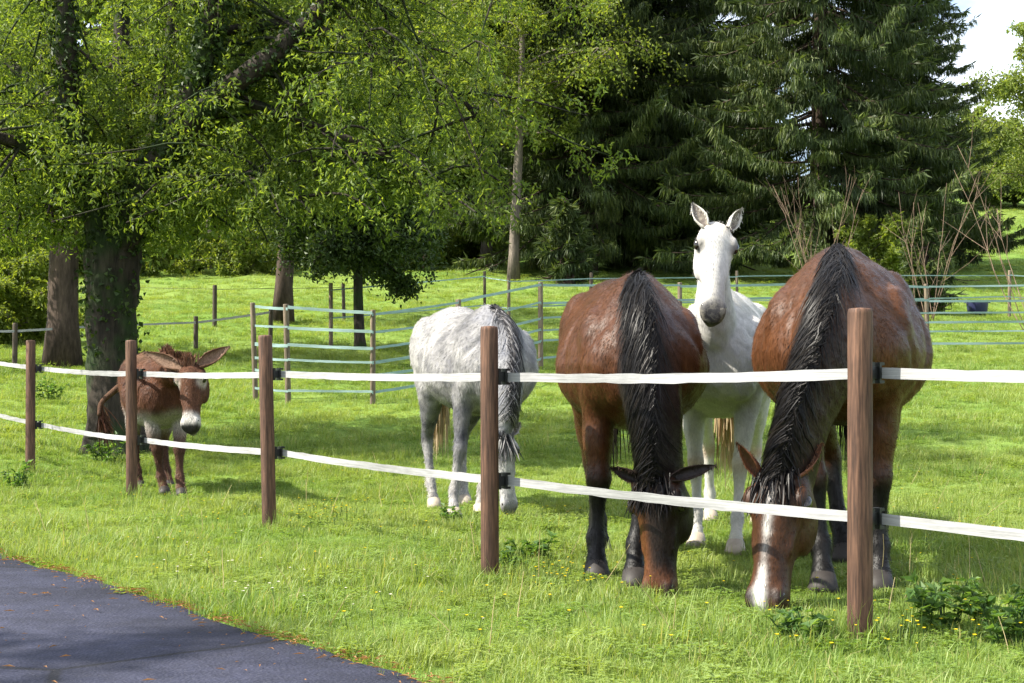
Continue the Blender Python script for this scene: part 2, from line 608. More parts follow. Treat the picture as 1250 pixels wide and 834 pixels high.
M_YEW = mat_leaf("needle_yew", (0.018, 0.038, 0.009), (0.042, 0.075, 0.015), (0.09, 0.13, 0.026), 0.25, (1.4, 1.3, 0.5))


def rdir(rg, n=None):
    v = rg.normal(size=(3,) if n is None else (n, 3))
    return v / np.linalg.norm(v, axis=-1, keepdims=True)


def branchlet(p, d, L, droop, rg, m=7, wig=0.12):
    """a curve that starts at p along d and bends downwards by droop"""
    d = d / np.linalg.norm(d)
    P = [p]
    st = L / (m - 1)
    for k in range(m - 1):
        d = d + np.array([0, 0, -droop / (m - 1)]) + rg.normal(0, wig, 3)
        d /= np.linalg.norm(d)
        P.append(P[-1] + d * st)
    return np.array(P)


def big_tree():
    """the broad tree on the left: explicit limbs, drooping branches, single leaves"""
    rg = np.random.default_rng(3)
    base = np.array([WX(140, 16.0), 16.0, ground_at(WX(140, 16.0), 16.0)])
    root = empty("shade_tree", base)
    tag(root, "broad leafy shade tree with thick dark trunk behind the donkey", "tree")
    wood, ivy, crown = MB(), MB(), MB()
    D = 16.0

    def L(*pts):
        return np.array([W(a, b, c) for a, b, c in pts]) - base
    tr = L((143, 560, D), (140, 520, D), (139, 470, D), (136, 400, D), (137, 340, D), (138, 285, D + .05))
    tr = spline(tr, 22)
    rr = np.interp(np.linspace(0, 1, 22), [0, .06, .2, .6, .9, 1], [.36, .33, .285, .255, .30, .26]) * (1 + 0.03 * np.sin(np.arange(22) * 2.1))
    n = 20
    wood.tube(tr, rr, n)
    V = wood.V[-1]                         # buttressed, uneven trunk
    ctr = np.repeat(tr, n, axis=0)
    off = V[:22 * n] - ctr
    ang = np.tile(np.arange(n), 22) * 2 * math.pi / n
    hz = np.repeat(np.linspace(0, 1, 22), n)
    V[:22 * n] = ctr + off * (1 + (0.10 + 0.16 * np.exp(-hz * 9)) * np.sin(ang * 4 + hz * 2.5) + 0.05 * np.sin(ang * 7 - hz * 6) + 0.03 * rg.normal(size=22 * n))[:, None]
    limbs = [
        (L((146, 310, D), (175, 235, D - .3), (215, 165, D - .7), (250, 80, D - 1.0), (275, -10, D - 1.1), (300, -140, D - 1.1), (330, -300, D - 1.1)), .19, .06),
        (L((205, 182, D - .6), (262, 122, D - 1.0), (325, 75, D - 1.2), (395, 8, D - 1.2), (470, -80, D - 1.5), (560, -170, D - 1.8)), .16, .04),
        (L((128, 305, D), (104, 215, D - .3), (82, 110, D - .7), (74, 0, D - .9), (70, -160, D - .7), (50, -320, D)), .17, .04),
        (L((140, 300, D), (150, 200, D + .6), (150, 60, D + 1.4), (160, -120, D + 1.6), (180, -300, D + 1.8)), .17, .04),
        (L((240, 105, D - .2), (320, 130, D - .9), (420, 165, D - 1.2), (500, 205, D - 1.2), (540, 250, D - 1.2)), .06, .012),
        (L((265, 40, D - .3), (350, 30, D - 1.0), (460, 60, D - 1.3), (550, 110, D - 1.2), (600, 170, D - 1.1)), .06, .012),
        (L((112, 250, D), (50, 190, D - .4), (-30, 170, D - .9), (-120, 220, D - 1.3)), .10, .02),
        (L((95, 160, D), (30, 90, D + .6), (-60, 40, D + 1.0), (-190, 60, D + 1.2)), .09, .02),
        (L((140, 290, D), (170, 215, D + .4), (195, 120, D + .8), (205, 20, D + 1.0), (215, -120, D + 1.0)), .12, .03),
        (L((150, 260, D), (230, 225, D - .5), (310, 215, D - .9), (380, 250, D - 1.1)), .06, .012),
        (L((150, 200, D + .6), (260, 150, D + 1.6), (390, 110, D + 1.8), (520, 130, D + 1.8)), .08, .015),
        (L((120, 270, D), (60, 250, D + .5), (0, 262, D + .9), (-60, 300, D + 1.2)), .06, .012),
        (L((275, -10, D - .4), (390, -80, D), (520, -90, D + .5), (640, -20, D + .6)), .09, .02),
    ]
    segs = []
    for P, r0, r1 in limbs:
        c = spline(P, 26)
        c += np.cumsum(rg.normal(0, 0.012, c.shape), axis=0) * np.linspace(0, 1, 26)[:, None]
        wood.tube(c, np.linspace(r0, r1, 26) * (1 + .06 * rg.normal(size=26)), 9)
        segs.append((c, r0))
    LP, LD = [], []
    nsec = 0
    for li, (c, r0) in enumerate(segs):
        ns = int(14 + 60 * r0 + 10 * len(c) / 26)
        if li in (4, 5, 9, 6, 11): ns = 26
        for s in range(ns):
            t = rg.uniform(0.18, 1.0)
            p = c[int(t * 25)]
            if p[2] + base[2] > 6.6 and rg.uniform() < 0.55: continue
            d = rdir(rg); d[2] = d[2] * 0.5 + 0.15
            if li in (0, 1, 2) and t < .8: d[1] = abs(d[1]) + .1
            P2 = branchlet(p, d, rg.uniform(0.9, 2.1), rg.uniform(0.5, 1.5), rg, 8)
            k2 = int((P2[:, 2] + base[2] > 2.55).sum())
            if k2 >= 3 and P2[0, 2] + base[2] > 2.55: wood.tube(P2[:k2], np.linspace(0.020, 0.005, 8)[:k2], 4, cap=False)
            nsec += 1
            for q in range(rg.integers(9, 15)):
                k = rg.integers(1, 8)
                d2 = (P2[min(7, k)] - P2[k - 1]); d2 = d2 / np.linalg.norm(d2) * .6 + rdir(rg)
                P3 = branchlet(P2[k], d2, rg.uniform(0.3, 0.75), rg.uniform(0.5, 1.7), rg, 6)
                if q % 3 == 0 and P3[-1, 2] + base[2] > 2.7: wood.tube(P3, np.linspace(0.006, 0.002, 6), 3, cap=False)
                m = rg.integers(25, 39)
                f = rg.uniform(0.1, 1.0, m) * 4.99
                i = f.astype(int); fr = (f - i)[:, None]
                pp = P3[i] * (1 - fr) + P3[i + 1] * fr + rg.normal(0, .035, (m, 3))
                ax = P3[i + 1] - P3[i]; ax /= np.linalg.norm(ax, axis=1, keepdims=True)
                dd = ax * 0.35 + rdir(rg, m) * 0.9 + np.array([0, 0, -0.4])
                LP.append(pp); LD.append(dd)
    LP, LD = np.concatenate(LP), np.concatenate(LD)
    keep = (LP[:, 2] + base[2]) > 2.45 + 0.75 * rg.uniform(size=len(LP)) ** 2
    LP, LD = LP[keep], LD[keep]
    n = len(LP)
    c = np.stack([rg.beta(2, 2, n), np.zeros(n), np.zeros(n)], -1)
    crown.leaves(LP, LD, rg.uniform(.045, .095, n), rg.uniform(.017, .033, n), c, rg=rg)
    # dark ivy climbing the trunk and first limbs
    ip, idr = [], []
    for c_, r_, cnt in ((spline(tr, 60)[30:], .27, 900), (segs[0][0], .15, 3600), (segs[1][0][:18], .10, 1700), (segs[2][0], .13, 1900), (segs[8][0][:10], .1, 500)):
        k = rg.integers(0, len(c_), cnt)
        ip.append(c_[k] + rdir(rg, cnt) * r_ * rg.uniform(.85, 1.45, cnt)[:, None])
        idr.append(rdir(rg, cnt) + np.array([0, 0, -.7]))
    ip, idr = np.concatenate(ip), np.concatenate(idr)
    m = len(ip)
    ivy.leaves(ip, idr, rg.uniform(.05, .085, m), rg.uniform(.04, .07, m), np.stack([rg.beta(2, 3, m), np.zeros(m), np.zeros(m)], -1), rg=rg)
    wood.build("trunk", M_BARK_DARK, root)
    crown.build("crown", M_LEAF_A, root, smooth=False)
    iv = ivy.build("ivy", M_YEW, root, smooth=False)
    print("big tree leaves", n, "secs", nsec)


def crown_tree(name, H, trunk_r, spread, base_h, nlimb, nsub, nleaf, leaf, rg, lean=(0, 0), droop=0.8, top_round=0.75, clump=0.55):
    """generic broadleaf: returns (wood mesh, crown mesh)"""
    wood, crown = MB(), MB()
    k = 14
    tz = np.linspace(0, 1, k)
    tr = np.stack([lean[0] * tz ** 1.3 * H * .5 + .12 * np.sin(tz * 5 + rg.uniform(0, 6)) * H / 12, lean[1] * tz * H * .5 + .1 * np.sin(tz * 4 + rg.uniform(0, 6)) * H / 12, tz * H * .92 - .1], -1)
    wood.tube(tr, np.interp(tz, [0, .05, .3, .8, 1], [trunk_r * 1.5, trunk_r * 1.1, trunk_r * .9, trunk_r * .4, trunk_r * .1]), 9)
    LP, LD = [], []
    for i in range(nlimb):
        h = base_h + (H * .95 - base_h) * ((i + rg.uniform()) / nlimb)
        f = (h - base_h) / (H - base_h)
        R = spread * (max(0.12, math.sin(math.pi * (0.12 + 0.85 * f ** top_round))) ** .8) * rg.uniform(.65, 1.1)
        a = i * 2.4 + rg.uniform(-.5, .5)
        p = np.array([np.interp(h, tr[:, 2], tr[:, 0]), np.interp(h, tr[:, 2], tr[:, 1]), h - R * .35])
        p[2] = max(p[2], base_h * .6)
        d = np.array([math.cos(a), math.sin(a), rg.uniform(.35, .8)])
        P = branchlet(p, d, R * 1.15, droop * .7, rg, 9, .09)
        wood.tube(P, np.linspace(trunk_r * .33 * (1 - .6 * f), .012, 9), 5, cap=False)
        for s in range(nsub):
            kk = rg.integers(2, 9)
            d2 = rdir(rg); d2[2] *= .6
            P2 = branchlet(P[kk], d2, R * rg.uniform(.18, .42), droop, rg, 5)
            wood.tube(P2, np.linspace(.02, .006, 5), 3, cap=False)
            m = nleaf
            q = rg.integers(1, 5, m)
            LP.append(P2[q] + rg.normal(0, clump, (m, 3)) * R * .13)
            LD.append(rdir(rg, m) + np.array([0, 0, -.5]))
    LP, LD = np.concatenate(LP), np.concatenate(LD)
    n = len(LP)
    crown.leaves(LP, LD, leaf * rg.uniform(.7, 1.3, n), leaf * .55 * rg.uniform(.7, 1.3, n), np.stack([rg.beta(2, 2, n), np.zeros(n), np.zeros(n)], -1), rg=rg)
    return wood.mesh(name + "_trunk"), crown.mesh(name + "_crown", False)


def place_tree(name, wm, cm, loc, label, cat='tree', group=None, rz=0.0, sc=1.0, wmat=None, cmat=None):
    root = empty(name, loc, rz)
    root.scale = (sc, sc, sc)
    tag(root, label, cat, group)
    obj("trunk", wm, wmat, root)
    obj("crown", cm, cmat, root)
    return root


def spruce_meshes(H, R, rg, nb=375, low=1.6):
    wood, crown = MB(), MB()
    tz = np.linspace(0, 1, 12)
    wood.tube(np.stack([0 * tz, 0 * tz, tz * H - .2], -1), np.interp(tz, [0, .04, 1], [.55, .40, .03]), 10)
    P_, D_, L_, W_, C_ = [], [], [], [], []
    for i in range(nb):
        f = (i + rg.uniform()) / nb
        h = low + (H - low) * f ** 1.15
        bc = rg.normal(0, .13)
        r = R * (1 - h / H) ** .75 * rg.uniform(.65, 1.12) + .3
        a = rg.uniform(0, 2 * math.pi)
        u = np.linspace(0, 1, 10)
        out = u * r
        sag = -(.50 * r) * u ** 1.2 * rg.uniform(.3, 1.7) + .30 * r * u ** 3.2
        B = np.stack([out * math.cos(a) + .15 * np.sin(u * 4 + i), out * math.sin(a) + .15 * np.cos(u * 3 + i), h + sag], -1)
        wood.tube(B, np.linspace(.06, .012, 10), 4, cap=False)
        nn = int((16 + r * 9) * (1.0 if h < 19 else .55))
        uu = rg.uniform(.12, 1.0, nn) ** .8 * 8.99
        ii = uu.astype(int); fr = (uu - ii)[:, None]
        pp = B[ii] * (1 - fr) + B[ii + 1] * fr
        tang = np.array([-math.sin(a), math.cos(a), 0])
        for k in range(10):
            side = rg.normal(0, .42, nn)[:, None] * tang * (0.35 + (1 - uu / 9)[:, None]) * min(1.0, r * .3)
            q = pp + side + np.array([0, 0, -.08]) * abs(side).sum(1, keepdims=True)
            P_.append(q)
            D_.append(np.tile([math.cos(a) * .16, math.sin(a) * .16, -1.0], (nn, 1)) + rg.normal(0, .24, (nn, 3)))
            L_.append(rg.uniform(.14, .58, nn)); W_.append(rg.uniform(.014, .034, nn))
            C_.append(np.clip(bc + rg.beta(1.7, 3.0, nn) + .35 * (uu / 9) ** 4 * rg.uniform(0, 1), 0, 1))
        # flat shoots along the bough
        P_.append(pp); L_.append(rg.uniform(.3, .6, nn)); W_.append(rg.uniform(.06, .12, nn))
        D_.append(np.tile([math.cos(a), math.sin(a), -.1], (nn, 1)) + rg.normal(0, .5, (nn, 3))); C_.append(rg.beta(2.2, 2.5, nn))
    P, D, L, Wd, C = map(np.concatenate, (P_, D_, L_, W_, C_))
    keep = P[:, 2] > .5
    P, D, L, Wd, C = P[keep], D[keep], L[keep], Wd[keep], C[keep]
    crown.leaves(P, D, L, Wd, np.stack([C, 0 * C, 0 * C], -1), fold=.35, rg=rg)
    print("spruce leaves", len(P))
    return wood.mesh("spruce_trunk"), crown.mesh("spruce_crown", False)


def gpos(px, d):
    x = WX(px, d)
    return (x, d, ground_at(x, d) - 0.03)


def build_trees():
    big_tree()
    rg = np.random.default_rng(21)
    # light green tree between the big tree and the spruces
    wm, cm = crown_tree("maple", 15.0, .22, 4.6, 4.6, 34, 9, 95, .15, rg, lean=(.12, 0), droop=1.0)
    place_tree("maple_tree", wm, cm, gpos(352, 37.0), "light green drooping tree with leaning brown trunk behind the tape paddock", wmat=M_BARK_RED, cmat=M_LEAF_B)
    wm, cm = crown_tree("linden", 17.0, .2, 4.4, 6.4, 34, 9, 85, .17, rg, droop=1.0)
    place_tree("linden_tree", wm, cm, gpos(632, 57.0), "tall light green tree with grey trunk left of the weeping spruces", wmat=M_BARK_GREY, cmat=M_LEAF_B)
    # big trunk behind the shade tree
    wm, cm = crown_tree("oak", 14.0, .27, 4.6, 3.4, 30, 9, 75, .16, rg, droop=.9)
    place_tree("oak_tree", wm, cm, gpos(78, 27.0), "thick brown trunked tree standing behind the shade tree at left", rz=1.0, wmat=M_BARK_RED, cmat=M_LEAF_A)
    # low dark evergreen
    wm, cm = crown_tree("yew", 5.4, .11, 1.75, 2.25, 38, 12, 105, .105, rg, droop=1.7, clump=.8)
    place_tree("yew_tree", wm, cm, gpos(440, 30.0), "low dark drooping evergreen inside the tape paddock", wmat=M_BARK_DARK, cmat=M_YEW)
    # weeping spruces
    s1 = spruce_meshes(30.0, 7.0, rg, low=2.6)
    s2 = spruce_meshes(26.0, 6.6, rg, low=1.9)
    s3 = spruce_meshes(3.4, 1.0, rg, nb=70, low=.25)
    for (px, d, m, rz, sc, lab) in (
            (716, 62, s1, .3, 1.0, "weeping spruce with bare lower trunk, leftmost of the dark spruces"),
            (800, 66, s2, 1.9, 1.1, "dark weeping spruce behind the white horse's ears"),
            (1000, 56, s1, 2.7, .95, "huge weeping spruce directly right of the white horse's head"),
            (1104, 66, s2, 4.4, .76, "tall weeping spruce above the right bay horse, next to the open sky")):
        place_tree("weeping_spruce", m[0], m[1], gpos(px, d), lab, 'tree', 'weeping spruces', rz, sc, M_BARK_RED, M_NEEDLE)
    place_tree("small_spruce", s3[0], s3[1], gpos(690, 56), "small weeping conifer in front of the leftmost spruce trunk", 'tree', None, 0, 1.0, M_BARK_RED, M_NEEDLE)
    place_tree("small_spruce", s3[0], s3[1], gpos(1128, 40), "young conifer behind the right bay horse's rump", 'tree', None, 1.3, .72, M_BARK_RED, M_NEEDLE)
    # woodland
    protos = []
    for k, (h, sp, bh) in enumerate(((19, 4.4, 6.5), (16, 4.0, 5.2), (21, 3.8, 9.0))):
        protos.append(crown_tree("wood%d" % k, h, .17 + .03 * k, sp, bh, 30, 8, 62, .30, rg, droop=.7))
    bark = [M_BARK_GREY, M_BARK_RED, M_BARK_GREY]
    spots = [(-60, 70), (5, 78), (60, 66), (150, 74), (205, 84), (255, 68), (300, 80), (395, 72), (450, 84), (480, 70), (522, 66), (592, 70),
             (616, 76), (628, 68), (655, 84), (560, 88), (350, 92), (110, 90), (775, 84), (850, 86), (930, 84), (-130, 84), (240, 95), (420, 98)]
    for i, (px, d) in enumerate(spots):
        k = (i * 7 + i // 3) % 3
        lab = {(522, 66): "woodland tree with slim trunk, leftmost of the thin trunks left of the spruces",
               (592, 70): "woodland tree with thin trunk, second of the thin trunks left of the spruces",
               (616, 76): "slender woodland tree further back between two thin trunks beside the spruces",
               (628, 68): "slender woodland tree nearest to the leftmost weeping spruce"}.get((px, d), "slender woodland tree in the leafy wood beyond the pasture")
        place_tree("woodland_tree", protos[k][0], protos[k][1], gpos(px, d), lab, 'tree',
                   'woodland trees beyond the pasture', i * 1.7, .85 + .3 * ((i * 37) % 10) / 10, bark[k], M_LEAF_C)
    # right: spring tree and wood over the hill meadow
    wm, cm = crown_tree("spring", 14.0, .2, 5.6, 3.4, 32, 9, 105, .24, rg, droop=.6)
    place_tree("spring_tree", wm, cm, gpos(1278, 86), "fresh yellow green tree at the right edge beneath open sky", wmat=M_BARK_GREY, cmat=M_LEAF_D)
    hw, hc = crown_tree("hedge", 9.0, .16, 3.0, .8, 34, 9, 80, .26, rg, droop=.5, top_round=.9)
    for i, (px, d) in enumerate(((1120, 112), (1150, 108), (1185, 111), (1212, 107), (1240, 110), (1270, 106), (1305, 112), (1340, 107), (1380, 110), (1165, 120), (1225, 121), (1290, 122))):
        place_tree("hedgerow_tree", hw, hc, gpos(px, d), "dark tree in the row along the top of the right meadow", 'tree',
                   'trees along the top of the right meadow', i * 2.3, .62 + .14 * (i % 3), M_BARK_GREY, M_LEAF_C)
    for i, (px, d) in enumerate(((-40, 80), (30, 86), (95, 80), (165, 86), (230, 78), (285, 88), (340, 82), (400, 86), (455, 80), (505, 90), (555, 84), (605, 92), (650, 86), (700, 92), (745, 88), (830, 92), (900, 90))):
        place_tree("thicket_tree", hw, hc, gpos(px, d), "low branching tree in the dense back of the wood", 'tree',
                   'dense trees at the back of the wood', i * 1.9, .9 + .2 * (i % 3), M_BARK_GREY, M_LEAF_C)
    # undergrowth along the wood's edge
    bm_ = crown_tree("bush", 2.4, .04, 1.5, .15, 22, 7, 60, .16, rg, droop=.4, top_round=1.0)
    for i, (px, d, s) in enumerate(((40, 60, 1.2), (110, 62, 1.0), (180, 60, .9), (225, 63, 1.1), (290, 61, 1.0), (335, 64, 1.2), (410, 66, 1.1), (470, 65, .9), (500, 68, 1.2),
                                    (545, 72, 1.3), (600, 73, 1.2), (12, 31, .75), (30, 44, 1.0), (1060, 52, 1.2), (1100, 54, 1.0))):
        place_tree("bush", bm_[0], bm_[1], gpos(px, d), "leafy bush along the edge of the wood", 'bush', 'bushes along the edge of the wood', i * 1.3, s, M_BARK_GREY, M_LEAF_B)


def roadside():
    rg = np.random.default_rng(31)
    wm, cm = crown_tree("roadside", 9.4, .16, 1.7, 6.3, 12, 6, 45, .11, rg, droop=.8)
    place_tree("roadside_tree", wm, cm, (-9.7, 3.9, -.05), "leafy tree across the road that dapples the asphalt with shade", wmat=M_BARK_GREY, cmat=M_LEAF_A)


def bare_bush(name, px, d, H, nst, spread, label, seed):
    rg = np.random.default_rng(seed)
    x, y, z = gpos(px, d)
    root = empty(name, (x, y, z))
    tag(root, label, 'shrub')
    for s in range(nst):
        mb = MB()
        a = rg.uniform(0, 6.283)
        dr = np.array([math.cos(a) * spread, math.sin(a) * spread, 1.0])
        h = H * rg.uniform(.55, 1.0)
        P = branchlet(np.array([rg.normal(0, .12), rg.normal(0, .12), 0]), dr, h, -.1, rg, 9, .05)
        mb.tube(P, np.linspace(.013, .004, 9), 5)
        for q in range(rg.integers(3, 7)):
            k = rg.integers(2, 8)
            d2 = (P[k] - P[k - 1]) / np.linalg.norm(P[k] - P[k - 1]) + rdir(rg) * .6
            P2 = branchlet(P[k], d2, h * rg.uniform(.15, .4), -.1, rg, 6, .06)
            mb.tube(P2, np.linspace(.007, .0025, 6), 4, cap=False)
        mb.build("stem", M_TWIG, root)


build_trees()
roadside()
bare_bush("bare_shrub", 1000, 44, 4.6, 9, .38, "leafless shrub with thin bare stems between the white horse and the right bay", 5)
bare_bush("bare_shrub", 1135, 38, 4.6, 7, .25, "tall leafless shrub behind the right bay horse's rump", 6)
bare_bush("bare_shrub", 1262, 33, 4.8, 8, .55, "leafless shrub with crossing stems at the right edge", 8)
# ================================================================== FENCES
def mat_wood(name, c1, c2, sc=9.0):
    m = NT(name)
    v = m.pos((1, 1, 0.06))
    n1 = m.noise(sc * 3, 6.0, 0.65, v)
    n2 = m.noise(sc * 12, 4.0, 0.6, v)
    n3 = m.noise(3.0, 4.0, 0.6, m.pos())
    c = m.ramp(n1, [(0.28, c1), (0.72, c2)])
    c = m.mix(0.8, c, m.ramp(n2, [(0.3, 0.35), (0.65, 1.35)]), 'MULTIPLY')
    c = m.mix(0.8, c, m.ramp(n3, [(0.3, 0.6), (0.7, 1.2)]), 'MULTIPLY')
    m.principled(c, 0.72, m.bump(n2, 0.5, 0.004), 0.35)
    return m.m


def mat_tape(name, col, lines=160.0):
    m = NT(name)
    w = m.n('ShaderNodeTexCoord').outputs['UV']
    p = m.pos((3.0, 3.0, lines))
    n = m.noise(1.0, 4.0, 0.7, p)
    n2 = m.noise(9.0, 4.0, 0.7, m.pos((1, 1, 4)))
    c = m.mix(1.0, (*col,), m.ramp(n, [(0.3, 0.6), (0.6, 1.1)]), 'MULTIPLY')
    c = m.mix(0.7, c, m.ramp(n2, [(0.3, 0.75), (0.6, 1.05)]), 'MULTIPLY')
    m.leafy(c, c, 0.25, 0.6, 0.3)
    return m.m


def mat_plain(name, col, rough=0.5, spec=0.4, var=0.3):
    m = NT(name)
    n = m.noise(30.0, 4.0, 0.6, m.pos())
    c = m.mix(var, col, m.ramp(n, [(0.3, 0.5), (0.7, 1.4)]), 'MULTIPLY')
    m.principled(c, rough, m.bump(n, 0.15, 0.002), spec)
    return m.m


M_POST = mat_wood("post_brown", (0.035, 0.016, 0.010), (0.15, 0.078, 0.048))
M_POST_GREY = mat_wood("post_grey", (0.08, 0.06, 0.042), (0.22, 0.17, 0.12))
M_POST_DARK = mat_wood("post_dark", (0.03, 0.022, 0.016), (0.09, 0.065, 0.045))
M_TAPE = mat_tape("tape_white", (0.42, 0.42, 0.425))
M_TAPE_MINT = mat_tape("tape_mint", (0.30, 0.43, 0.42))
M_BLACK = mat_plain("insulator_black", (0.012, 0.013, 0.013), 0.45)
M_STEEL = mat_plain("screw_steel", (0.35, 0.35, 0.34), 0.35, 0.6)


def post_mesh(h, r, rg, n=20, lean=(0, 0), deep=0.2):
    """round pole with a chamfered, slightly crowned and cracked top"""
    mb = MB()
    zs = [-deep, 0.0, h * .25, h * .5, h * .75, h - .02, h - .006, h]
    rs = [r * 1.02, r * 1.02, r * 1.01, r, r * .99, r * .985, r * .95, r * .88]
    P = [(lean[0] * z, lean[1] * z, z) for z in zs]
    mb.tube(P, rs, n)
    V = mb.V[-1]
    m = len(zs) * n
    ang = np.tile(np.arange(n), len(zs)) * 2 * math.pi / n
    w = 1 + .018 * np.sin(ang * 2 + rg.uniform(0, 6)) + .012 * np.sin(ang * 5 + rg.uniform(0, 6))
    kc = rg.integers(0, n)
    w[np.tile(np.arange(n) == kc, len(zs))] -= .07           # a drying crack down one side
    c = np.repeat(np.array(P), n, axis=0)
    V[:m] = c + (V[:m] - c) * w[:, None]
    V[-1, 2] += .004
    return mb.mesh("post")


def ribbon(A, B, width, thick, sag, twist, rg, n=26, edge=0.0015):
    """flat tape from A to B with real thickness"""
    A, B = np.asarray(A, float), np.asarray(B, float)
    t = np.linspace(0, 1, n)
    C = A[None] * (1 - t[:, None]) + B[None] * t[:, None]
    C[:, 2] -= sag * 4 * t * (1 - t)
    D = (B - A) / np.linalg.norm(B - A)
    N = np.cross(D, [0, 0, 1]); N /= np.linalg.norm(N)
    C += N[None] * (np.sin(t * 9 + rg.uniform(0, 6)) * .003)[:, None]
    a = twist * np.sin(t * math.pi) * np.sin(t * 5 + rg.uniform(0, 6))
    U = np.cos(a)[:, None] * np.array([0, 0, 1.0]) + np.sin(a)[:, None] * N
    F = np.cos(a)[:, None] * N - np.sin(a)[:, None] * np.array([0, 0, 1.0])
    w1 = (width * .5 + rg.normal(0, edge, n))[:, None]; w2 = (width * .5 + rg.normal(0, edge, n))[:, None]
    V = np.stack([C + U * w1 + F * thick, C + U * w1 - F * thick, C - U * w2 - F * thick, C - U * w2 + F * thick], 1).reshape(-1, 3)
    i = np.arange(n - 1)[:, None] * 4; j = np.arange(4)[None]; k = (j + 1) % 4
    Q = np.stack([i + j, i + k, i + 4 + k, i + 4 + j], -1).reshape(-1, 4)
    Q = np.concatenate([Q, [[0, 3, 2, 1]], [[n * 4 - 4, n * 4 - 3, n * 4 - 2, n * 4 - 1]]])
    return V, Q


N3 = np.array([0.80, 0.60, 0.0])           # towards the field, square to the road
D3 = np.array([0.60, -0.80, 0.0])


def front_fence():
    rg = np.random.default_rng(5)
    root = empty("tape_fence", (0, 0, 0))
    tag(root, "roadside fence of round brown posts with two white tapes", "fence")
    P = [(2.95, 3.55), (WX(1050, 5.62), 5.62), (WX(598, 7.30), 7.30), (WX(329, 9.70), 9.70), (WX(161, 12.0), 12.0), (WX(37, 14.1), 14.1), (-6.35, 16.2)]
    HT = [1.335, 1.32, 1.315, 1.33, 1.34, 1.345, 1.335]
    R = [.05, .05, .047, .048, .046, .047, .047]
    lean = [(0, 0), (0, 0), (-.003, 0), (-.022, 0), (-.006, 0), (.004, 0), (0, 0)]
    low = [.50, .485, .52, .528, .497, .507, .505]
    attach = []
    for i, (x, y) in enumerate(P):
        z = ground_at(x, y)
        post = obj("post", post_mesh(HT[i], R[i], rg, 22, lean[i]), M_POST, root, (x, y, z))
        pts = []
        for h in (1.058 + (.008 if i % 2 else 0), low[i]):
            mb = MB()
            cx, cy = lean[i][0] * h, lean[i][1] * h
            c = np.array([cx, cy, h])
            rot = np.stack([N3, D3 * -1, np.array([0, 0, 1.0])], axis=1)
            mb.box(c + N3 * (R[i] + .006), (.016, .040, .085), rot=rot)         # base plate on the post
            mb.box(c + N3 * (R[i] + .026), (.030, .026, .050), rot=rot)         # neck
            mb.box(c + N3 * (R[i] + .045), (.012, .050, .075), rot=rot)         # clamp jaw
            mb.box(c + N3 * (R[i] + .066), (.010, .046, .022), rot=rot)         # outer bar
            mb.box(c + N3 * (R[i] + .056) + np.array([0, 0, .036]), (.03, .046, .012), rot=rot)
            mb.box(c + N3 * (R[i] + .056) - np.array([0, 0, .036]), (.03, .046, .012), rot=rot)
            ins = mb.build("insulator", M_BLACK, post, smooth=False)
            sc = MB()
            for dz in (-.034, .034):
                sc.tube([c + N3 * (R[i] + .010) + D3 * .012 + [0, 0, dz], c + N3 * (R[i] + .019) + D3 * .012 + [0, 0, dz]], .006, 8)
            pts.append(np.array([x, y, z]) + c + N3 * (R[i] + .056))
        attach.append(pts)
    for i in range(len(P) - 1):
        for k in (0, 1):
            a, b = attach[i][k], attach[i + 1][k]
            V, Q = ribbon(a, b, .044, .0011, .012 + .006 * rg.uniform(), .22, rg)
            obj("tape", make_mesh("tape", V, Q, None, False), M_TAPE, root)


def far_fence(name, label, posts, heights, mats, rows, tmat, width=.04, r=.045, seed=3, skip=()):
    rg = np.random.default_rng(seed)
    root = empty(name, (0, 0, 0))
    tag(root, label, "fence")
    base = []
    for i, (px, d) in enumerate(posts):
        x = WX(px, d); z = ground_at(x, d)
        base.append(np.array([x, d, z]))
        obj("post", post_mesh(heights[i], r * rg.uniform(.85, 1.15), rg, 10, (rg.normal(0, .012), 0)), mats[i % len(mats)], root, (x, d, z))
    for i in range(len(posts) - 1):
        if i in skip: continue
        for h in rows:
            a = base[i] + [0, -.06, h * heights[i] + rg.normal(0, .012)]
            b = base[i + 1] + [0, -.06, h * heights[i + 1] + rg.normal(0, .012)]
            V, Q = ribbon(a, b, width * rg.uniform(.8, 1.25), .0012, rg.uniform(.0, .008), .15, rg, 16)
            obj("tape", make_mesh("tape", V, Q, None, False), tmat, root)


front_fence()
far_fence("paddock_fence", "inner paddock fence with six pale tapes behind the grey horse",
          [(312, 21.3), (352, 21.0), (455, 20.6), (560, 22.6), (660, 26.0), (745, 28.0), (830, 28.5), (985, 28.9), (1133, 29.3), (1290, 29.3)],
          [1.45, 1.46, 1.36, 1.45, 1.58, 1.5, 1.5, 1.45, 1.42, 1.42], [M_POST_GREY, M_POST_GREY, M_POST_GREY], [.12, .30, .44, .58, .76, .96], M_TAPE_MINT, .040, .045, 3)
far_fence("paddock_fence", "rear paddock fence line of thin posts and faint tapes behind the dark evergreen",
          [(404, 30.5), (592, 35.0), (621, 34.0), (720, 35.0), (900, 36.0), (1060, 37.0), (1232, 38.0), (1330, 38.0)],
          [1.4, 1.5, 1.45, 1.4, 1.4, 1.4, 1.3, 1.3], [M_POST_GREY, M_POST_DARK], [.45, .9], M_TAPE_MINT, .028, .04, 4)
far_fence("pasture_fence", "low fence of short posts with one white tape behind the shade tree",
          [(-70, 25.5), (18, 26.0), (125, 27.5), (239, 30.0), (330, 31.5)], [.85, .85, .8, .72, .75], [M_POST_DARK], [.82], M_TAPE, .04, .045, 6)
far_fence("pasture_fence", "distant wire fence of dark posts across the upper pasture",
          [(60, 38.0), (262, 36.0), (420, 38.5)], [1.0, 1.08, 1.0], [M_POST_DARK], [.9], M_POST_DARK, .012, .05, 9)
